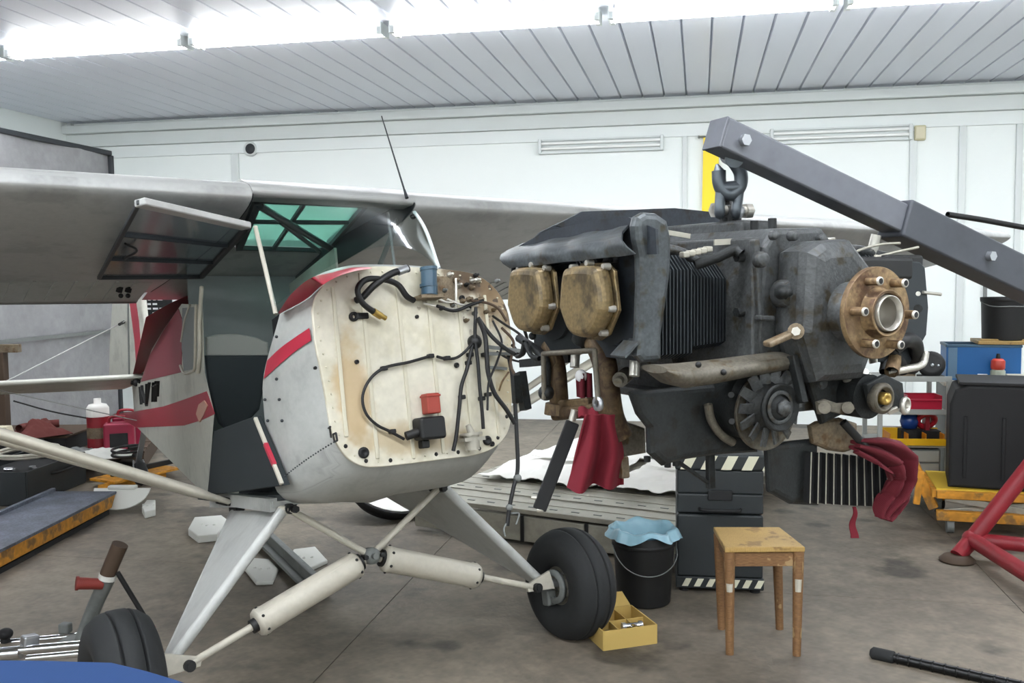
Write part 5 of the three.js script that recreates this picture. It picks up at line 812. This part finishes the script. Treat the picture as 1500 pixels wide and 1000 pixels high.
{ // towing frame of chrome tubes with a handle
  const d = 3.95, o = at(90, 960, d); o.y = 0; const P = (x, y, q = d) => at(x, y, q).sub(o);
  const t = thing('tow_frame', 'chrome tube tow frame with a grey handle and red grip lying behind the left wheel', 'tow frame', o);
  mk('tube', [cyl(P(-90, 950, 4.15), P(190, 924, 4.2), .016), cyl(P(-90, 962, 3.95), P(190, 938, 3.95), .02), cyl(P(40, 964, 3.8), P(190, 950, 3.8), .015)], mats.chrome, t);
  mk('sleeve', cyl(P(-90, 966, 3.93), P(30, 955, 3.95), .027), mats.chrome, t);
  mk('clamp', [bar(P(32, 940, 3.95), P(55, 936, 4.0), .05, .05, QY, .01), cyl(P(28, 962), P(34, 944), .012)], mats.steel, t); mk('clamp', [box(.05, .045, .04, P(96, 924, 4.2).x, P(96, 924, 4.2).y + .015, P(96, 924, 4.2).z, .008)], mats.grey, t);
  mk('knob', [ball(P(8, 928, 4.15), .032, .8), cyl(P(8, 940, 4.15), P(8, 928, 4.15), .02)], mats.dark, t);
  mk('upright', [tube([P(120, 938, 4.1), P(128, 915, 4.1), P(142, 880, 4.05), P(158, 846, 4.0)], .032, 24, 14)], mats.grey, t, 'grey upright tube');
  mk('handle_sleeve', cyl(P(157, 842, 4.0), P(176, 797, 4.0), .032, .034, 18), mats.brown, t, 'brown sleeve at the top of the handle'); mk('collar', cyl(P(156, 848, 4.0), P(158, 841, 4.0), .036), mats.poly, t);
  mk('grip', [cyl(P(150, 855, 3.99), P(113, 854, 3.93), .023, .026, 18), cyl(P(115, 854, 3.93), P(111, 854, 3.925), .03)], M(0x7a2a22, .6), t, 'dull red grip');
  mk('brace', cyl(P(172, 838, 4.0), P(222, 920, 4.05), .011), mats.black, t); mk('brace_end', ball(P(222, 920, 4.05), .018), mats.redpaint, t);
  mk('foot', [box(.2, .03, .1, P(122, 940, 4.1).x, .016, P(122, 940, 4.1).z, .006), cyl(P(122, 940, 4.1), P(122, 940, 4.1).setY(.02), .025)], mats.grey, t);
}
{ // small table under a blue cloth in the near left corner
  const h = .8, q = [[-260, 964], [60, 966], [165, 969], [215, 981], [262, 995], [330, 1020], [400, 1060], [400, 1130], [-260, 1130]].map(p => gnd(...p, h)), c = q.reduce((a, p) => a.add(p), V(0, 0, 0)).multiplyScalar(1 / q.length); c.y = 0;
  const t = thing('table', 'small work table under the blue cloth at the near left corner', 'table', c), L = q.map(p => p.sub(c));
  mk('top', slab(L.map(p => p.clone().multiplyScalar(.95).setY(h - .05)), QY, .03, .004), mats.legwood, t);
  for (const k of [0, 4, 6, 8]) mk('leg', box(.04, h - .05, .04, L[k].x * .8, (h - .05) / 2, L[k].z * .8, .004), mats.legwood, t);
  const b = thing('blue_cloth', 'bright blue cloth covering the table in the near left corner', 'cloth', c.clone().setY(h));
  mk('top', slab(L.map(p => p.clone().setY(-.018)), QY, .018, .006), mats.bluecloth, b);
  const n = L.length; mk('skirt', loft([0, 1, 2, 3].map(k => Array.from({ length: n * 6 }, (_, i) => { const f = i / 6, j = Math.floor(f), p = L[j].clone().lerp(L[(j + 1) % n], f - j); return p.multiplyScalar(1 + .015 * k + .012 * k * Math.sin(i * 1.3)).setY(-.006 - k * .06); })), true, false), mats.bluecloth, b);
}

// ---------- right side: cart, crate, lift table, stand ----------
const local = (px0, d, lab, n, cat, rot = YAW) => { const o = at(px0, 745, d); o.y = 0; const hz = 399 - (px0 - 1290) * .0105, s = d / 1400; return { o, s, X: px => (px - px0) * s, Yh: py => 1.6 - (py - hz) * s, rot, t: thing(n, lab, cat, o, rot) }; };
{
  const c = local(1337, 6.4, 'grey workshop cart with trays beside the engine', 'workshop_cart', 'cart', .06), { t, X, Yh, o, s, rot } = c, w = X(1388) - X(1285), dp = .45;
  const ty = Yh(557), shelves = [ty, Yh(606), Yh(655), .12];
  for (const sx of [-1, 1]) for (const z of [-.01, -dp]) mk('post', box(.03, ty - .06, .03, sx * (w / 2 - .015), ty / 2 + .03, z, .004), mats.cart, t);
  for (const y of shelves) mk('shelf', [box(w, .02, dp, 0, y, -dp / 2, .004), box(w, .035, .012, 0, y + .01, .0)], mats.cart, t);
  for (const sx of [-1, 1]) for (const z of [-.03, -dp + .03]) mk('caster', [cyl(V(sx * (w / 2 - .04) - .012, .035, z), V(sx * (w / 2 - .04) + .012, .035, z), .035, .035, 18), box(.04, .03, .04, sx * (w / 2 - .04), .08, z)], mats.dark, t);
  const put = (n, lab, cat, px, y, z, f) => { const p = V(X(px), y, z).applyAxisAngle(QY, rot).add(o); f(thing(n, lab, cat, p, rot)); };
  put('tray', 'red plastic tray on the second shelf of the workshop cart', 'tray', 1356, shelves[1] + .011, -.08, g => { const a = .22, h = .1; mk('body', [box(a, .006, .16, 0, .003, -.08), box(a, h * .7, .006, 0, h * .35, 0), box(a, h, .006, 0, h / 2, -.16), box(.006, h, .16, -a / 2, h / 2, -.08), box(.006, h, .16, a / 2, h / 2, -.08)], M(0xc0203c, .4), g); mk('lip', box(a, .014, .02, 0, h * .7, .008, .004), M(0xc0203c, .4), g); });
  put('tray', 'yellow bin tray on the third shelf of the workshop cart', 'tray', 1340, shelves[2] + .011, 0.03, g => { const a = .37, h = .045; mk('body', [box(a, .006, .2, 0, .003, -.1), box(a, h, .008, 0, h / 2, 0), box(a, h * 2, .008, 0, h, -.2)], M(0xe8b412, .45), g); mkEach('divider', [-1.5, -.5, .5, 1.5].map(k => box(.006, h * 1.7, .18, k * a / 3.2, h * .85, -.1)), M(0xd98a1a, .45), g); });
  put('jar', 'blue glossy ball-shaped jar on the cart above the yellow tray', 'jar', 1338, shelves[2] + .1, -.14, g => { mk('jar', [lathe([[0, 0], [.05, .004], [.062, .05], [.05, .1], [0, .11]], V(0, 0, 0), QY, 24)], M(0x1c3f86, .25), g); mk('cap', cyl(V(0, .105, 0), V(0, .13, 0), .03), mats.black, g); mk('stand', box(.14, .088, .14, 0, -.045, 0, .004), mats.dark, g); });
  put('cable', 'red bundled cable on the cart right of the blue jar', 'cable', 1362, shelves[2] + .1, -.14, g => { mk('bundle', [0, 1, 2].map(k => new THREE.TorusGeometry(.055, .017, 8, 22).rotateX(.3 * k).translate(0, .06, (k - 1) * .02)), M(0xb3202e, .45), g); mk('tie', box(.03, .15, .09, 0, .06, 0, .006), mats.redpaint, g); mk('stand', box(.16, .09, .14, 0, -.05, 0, .004), mats.dark, g); });
  put('drawer_box', 'grey drawer box standing on the bottom shelf of the workshop cart', 'box', 1338, .131, -.02, g => { mk('case', box(.36, .27, .34, 0, .137, -.18, .006), mats.grey, g); for (let k = 0; k < 3; k++) mk('drawer', box(.33, .075, .012, 0, .05 + k * .087, -.004, .004), mats.cart, g); });
  put('work_lamp', 'round black work lamp on top of the cart beside the blue crate', 'lamp', 1365, ty + .011, -.1, g => { mk('head', lathe([[0, -.06], [.06, -.06], [.085, -.02], [.09, .03], [.08, .05], [.05, .055], [0, .05]], V(0, .085, 0), V(-.2, .2, 1), 28), mats.black, g); mk('stand', [box(.16, .015, .1, 0, .008, 0, .004), bar(V(-.09, .01, 0), V(-.09, .09, 0), .015, .012), bar(V(.09, .01, 0), V(.09, .09, 0), .015, .012)], mats.dark, g); mk('reflector', [ball(V(-.01, .09, .065), .012), ball(V(.03, .085, .06), .01)], mats.steel, g); });
  put('small_box', 'small tan box on top of the cart left of the black lamp', 'box', 1330, ty + .011, -.1, g => { mk('body', box(.1, .06, .1, 0, .03, 0, .004), mats.tan, g); mk('lid', box(.104, .012, .104, 0, .064, 0, .003), mats.cream, g); });
}
{
  const c = local(1450, 6.6, 'pale workshop cabinet behind the black container', 'workshop_cabinet', 'cabinet', -.1), { t, X, Yh, o, rot } = c, w = .78, ht = Yh(562), dp = .5;
  mk('case', box(w, ht - .06, dp, .09, (ht - .06) / 2 + .04, -dp / 2, .006), mats.grey, t); mk('worktop', box(w + .03, .03, dp + .03, .09, ht - .008, -dp / 2, .005), mats.cream, t); for (const k of [0, 1]) mk('door', box(w / 2 - .02, ht - .14, .014, .09 + (k - .5) * w / 2, ht / 2, .006, .003), mats.cart, t); mk('plinth', box(w - .04, .05, dp - .04, .09, .025, -dp / 2), mats.dark, t);
  const put = (n, lab, cat, px, y, z, f) => { const p = V(X(px), y, z).applyAxisAngle(QY, rot).add(o); f(thing(n, lab, cat, p, rot)); };
  const h2 = ht + .008;
  put('crate', 'bright blue plastic crate on the pale cabinet at the right', 'crate', 1441, h2, -.12, g => { const a = X(1491) - X(1391), b = .3, h = Yh(503) - Yh(555); mk('shell', [box(a, h, .012, 0, h / 2, 0, .004), box(a, h, .012, 0, h / 2, -b, .004), box(.012, h, b, -a / 2, h / 2, -b / 2, .004), box(.012, h, b, a / 2, h / 2, -b / 2, .004), box(a, .012, b, 0, .007, -b / 2)], mats.blue, g); mk('rim', [box(a + .02, .02, .024, 0, h, 0, .005), box(a + .02, .02, .024, 0, h, -b, .005), box(.024, .02, b, -a / 2, h, -b / 2, .005), box(.024, .02, b, a / 2, h, -b / 2, .005)], M(0x35576f, .5), g); mk('corner_label', box(.06, h * .9, .004, -a / 2 + .035, h / 2, .007, .001), M(0x5d7c95, .5), g);
    const bd = thing('board', 'short wooden board laid across the blue crate under the black bucket', 'board', V(.13, h + .011, -.15).applyAxisAngle(QY, rot).add(g.position), rot); mk('board', box(.34, .025, .34, 0, .0135, 0, .003), mats.wood, bd); mk('cleat', box(.3, .012, .04, 0, .032, .12, .003), mats.wood, bd);
    const bk = thing('bucket', 'black bucket standing on top of the blue crate at the right edge', 'bucket', V(.17, h + .04, -.15).applyAxisAngle(QY, rot).add(g.position), rot); mk('body', lathe([[0, 0], [.155, 0], [.16, .006], [.168, .27], [.175, .275], [.175, .3], [.165, .3], [.15, .02], [0, .02]], V(0, 0, 0), QY, 40), mats.black, bk); mk('handle', tube([V(-.172, .27, .0), V(-.12, .24, .13), V(0, .24, .178), V(.12, .24, .13), V(.172, .27, 0)], .004), mats.grey, bk); });
  put('bottle', 'small clear bottle with a red top in front of the blue crate', 'bottle', 1457, h2, -.02, g => { mk('body', lathe([[0, 0], [.045, 0], [.048, .01], [.048, .08], [.03, .1], [.024, .1]], V(0, 0, 0), QY, 24), M(0x9aa08f, .3), g); mk('cap', lathe([[.035, .085], [.046, .1], [.046, .15], [.03, .165], [0, .168]], V(0, 0, 0), QY, 24), M(0xb53a2a, .4), g); mk('nozzle', [cyl(V(0, .165, 0), V(0, .2, 0), .016, .01)], mats.dark, g); });
  put('small_box', 'flat pinkish box on the cabinet right of the red-topped bottle', 'box', 1483, h2, -.03, g => { mk('body', box(.13, .05, .09, 0, .025, 0, .004), M(0xc9b3a8, .6), g); mk('lid', box(.134, .01, .094, 0, .052, 0, .003), mats.cream, g); });
  put('paper_roll', 'white paper roll on the cabinet left of the bottle', 'roll', 1437, h2, -.03, g => { mk('roll', cyl(V(-.03, .028, 0), V(.03, .028, 0), .028), mats.print, g); mk('core', cyl(V(-.031, .028, 0), V(.031, .028, 0), .01), mats.tan, g); });
}
{
  const c = local(1430, 5.75, 'orange wheeled lift table under the black container', 'lift_table', 'lift table', -.1), { t, X, Yh, o, rot } = c;
  const x0 = X(1375), x1 = X(1375) + 1.0, yt = Yh(722), dp = .55, B = (a, b, w, h) => bar(a, b, w, h, QY, .005);
  mkEach('top_frame', [B(V(x0, yt - .03, 0), V(x1, yt - .03, 0), .05, .05), B(V(x0, yt - .03, -dp), V(x1, yt - .03, -dp), .05, .05), B(V(x0, yt - .03, 0), V(x0, yt - .03, -dp), .05, .05), B(V(x1, yt - .03, 0), V(x1, yt - .03, -dp), .05, .05)], mats.orange, t);
  mk('top_plate', box(x1 - x0, .012, dp, (x0 + x1) / 2, yt, -dp / 2), M(0xd8b53a, .5), t);
  mkEach('base_frame', [B(V(x0, Yh(760), .02), V(x1, Yh(760), .02), .05, .06), B(V(x0, Yh(760), -dp), V(x1, Yh(760), -dp), .05, .06)], mats.orange, t);
  mkEach('scissor_arm', [B(V(x0 + .05, yt - .05, .0), V(x0 + .75, Yh(758), 0), .02, .04), B(V(x0 + .05, Yh(758), -.03), V(x0 + .75, yt - .05, -.03), .02, .04)], mats.alu, t);
  mkEach('push_bar', [B(V(x0, Yh(757), -.1), V(X(1345), Yh(688), -.12), .05, .06), B(V(X(1345), Yh(690), -.12), V(X(1345), Yh(690), -.45), .04, .05), B(V(X(1356), Yh(700), -.1), V(X(1350), Yh(752), -.1), .04, .04)], mats.orange, t);
  for (const [x, z] of [[x0 + .08, .0], [x1 - .1, 0], [x0 + .08, -dp], [x1 - .1, -dp]]) mk('caster', [cyl(V(x - .02, .045, z), V(x + .02, .045, z), .045, .045, 20), box(.05, .05, .07, x, .095, z, .006)], mats.grey, t);
  const k = thing('container', 'large black plastic container with rounded corners on the orange lift table', 'container', V(0, yt + .008, -.02).applyAxisAngle(QY, rot).add(o), -.2), a0 = X(1392), a1 = a0 + .85, hh = Yh(567) - yt;
  mk('shell', slab([[a0 + .0, 0], [a1, 0], [a1, hh - .1], [a1 - .03, hh - .03], [a1 - .1, hh], [a0 + .1, hh], [a0 + .03, hh - .03], [a0 + .0, hh - .12]].map(([x, y]) => V(x, y, 0)), V(0, 0, -1), .5, .02), mats.dark, k); mk('rib', [box(.02, hh * .6, .014, a0 + .09, hh * .4, .004, .004), box(.02, hh * .6, .014, a0 + .3, hh * .4, .004, .004)], mats.dark, k); mk('lid_edge', box(a1 - a0 - .1, .02, .5, (a0 + a1) / 2, hh + .008, -.25, .006), mats.dark, k);
}
{
  const o = gnd(1402, 822); o.y = 0; const P = (x, y, d) => at(x, y, d).sub(o), J = gnd(1424, 790, .11).sub(o);
  const t = thing('red_stand', 'red tubular equipment stand with a round floor pad at the right edge', 'stand', o);
  const far = gnd(1640, 812, .1).sub(o), near = gnd(1640, 925, .1).sub(o), up = J.clone().add(at(1530, 655, 5.3)).sub(at(1424, 790, 5.3)), apex = J.clone().lerp(up, 1.9);
  mk('tube', [cyl(V(0, .03, 0), J, .042, .045, 18), cyl(J, apex, .045, .045, 20)], mats.redpaint, t); mk('brace', cyl(J, far, .04, .04, 18), mats.redpaint, t); mk('brace', cyl(J, near, .042, .042, 18), mats.redpaint, t); mk('joint', ball(J, .055), mats.redpaint, t);
  mk('pad', lathe([[0, 0], [.09, 0], [.095, .012], [.07, .035], [.04, .04], [0, .04]], V(0, 0, 0), QY, 28), mats.brown, t); for (const q of [far, near]) mk('pad', lathe([[0, 0], [.09, 0], [.09, .03], [.03, .06], [.03, .1], [0, .1]], q.clone().setY(0), QY, 24), mats.brown, t);
  mk('head', box(.16, .1, .16, apex.x, apex.y, apex.z, .01), mats.redpaint, t); mkEach('rear_leg', [cyl(apex, far, .035, .035, 16), cyl(apex, near, .035, .035, 16)], mats.redpaint, t);
}
renderer.render(scene, camera);
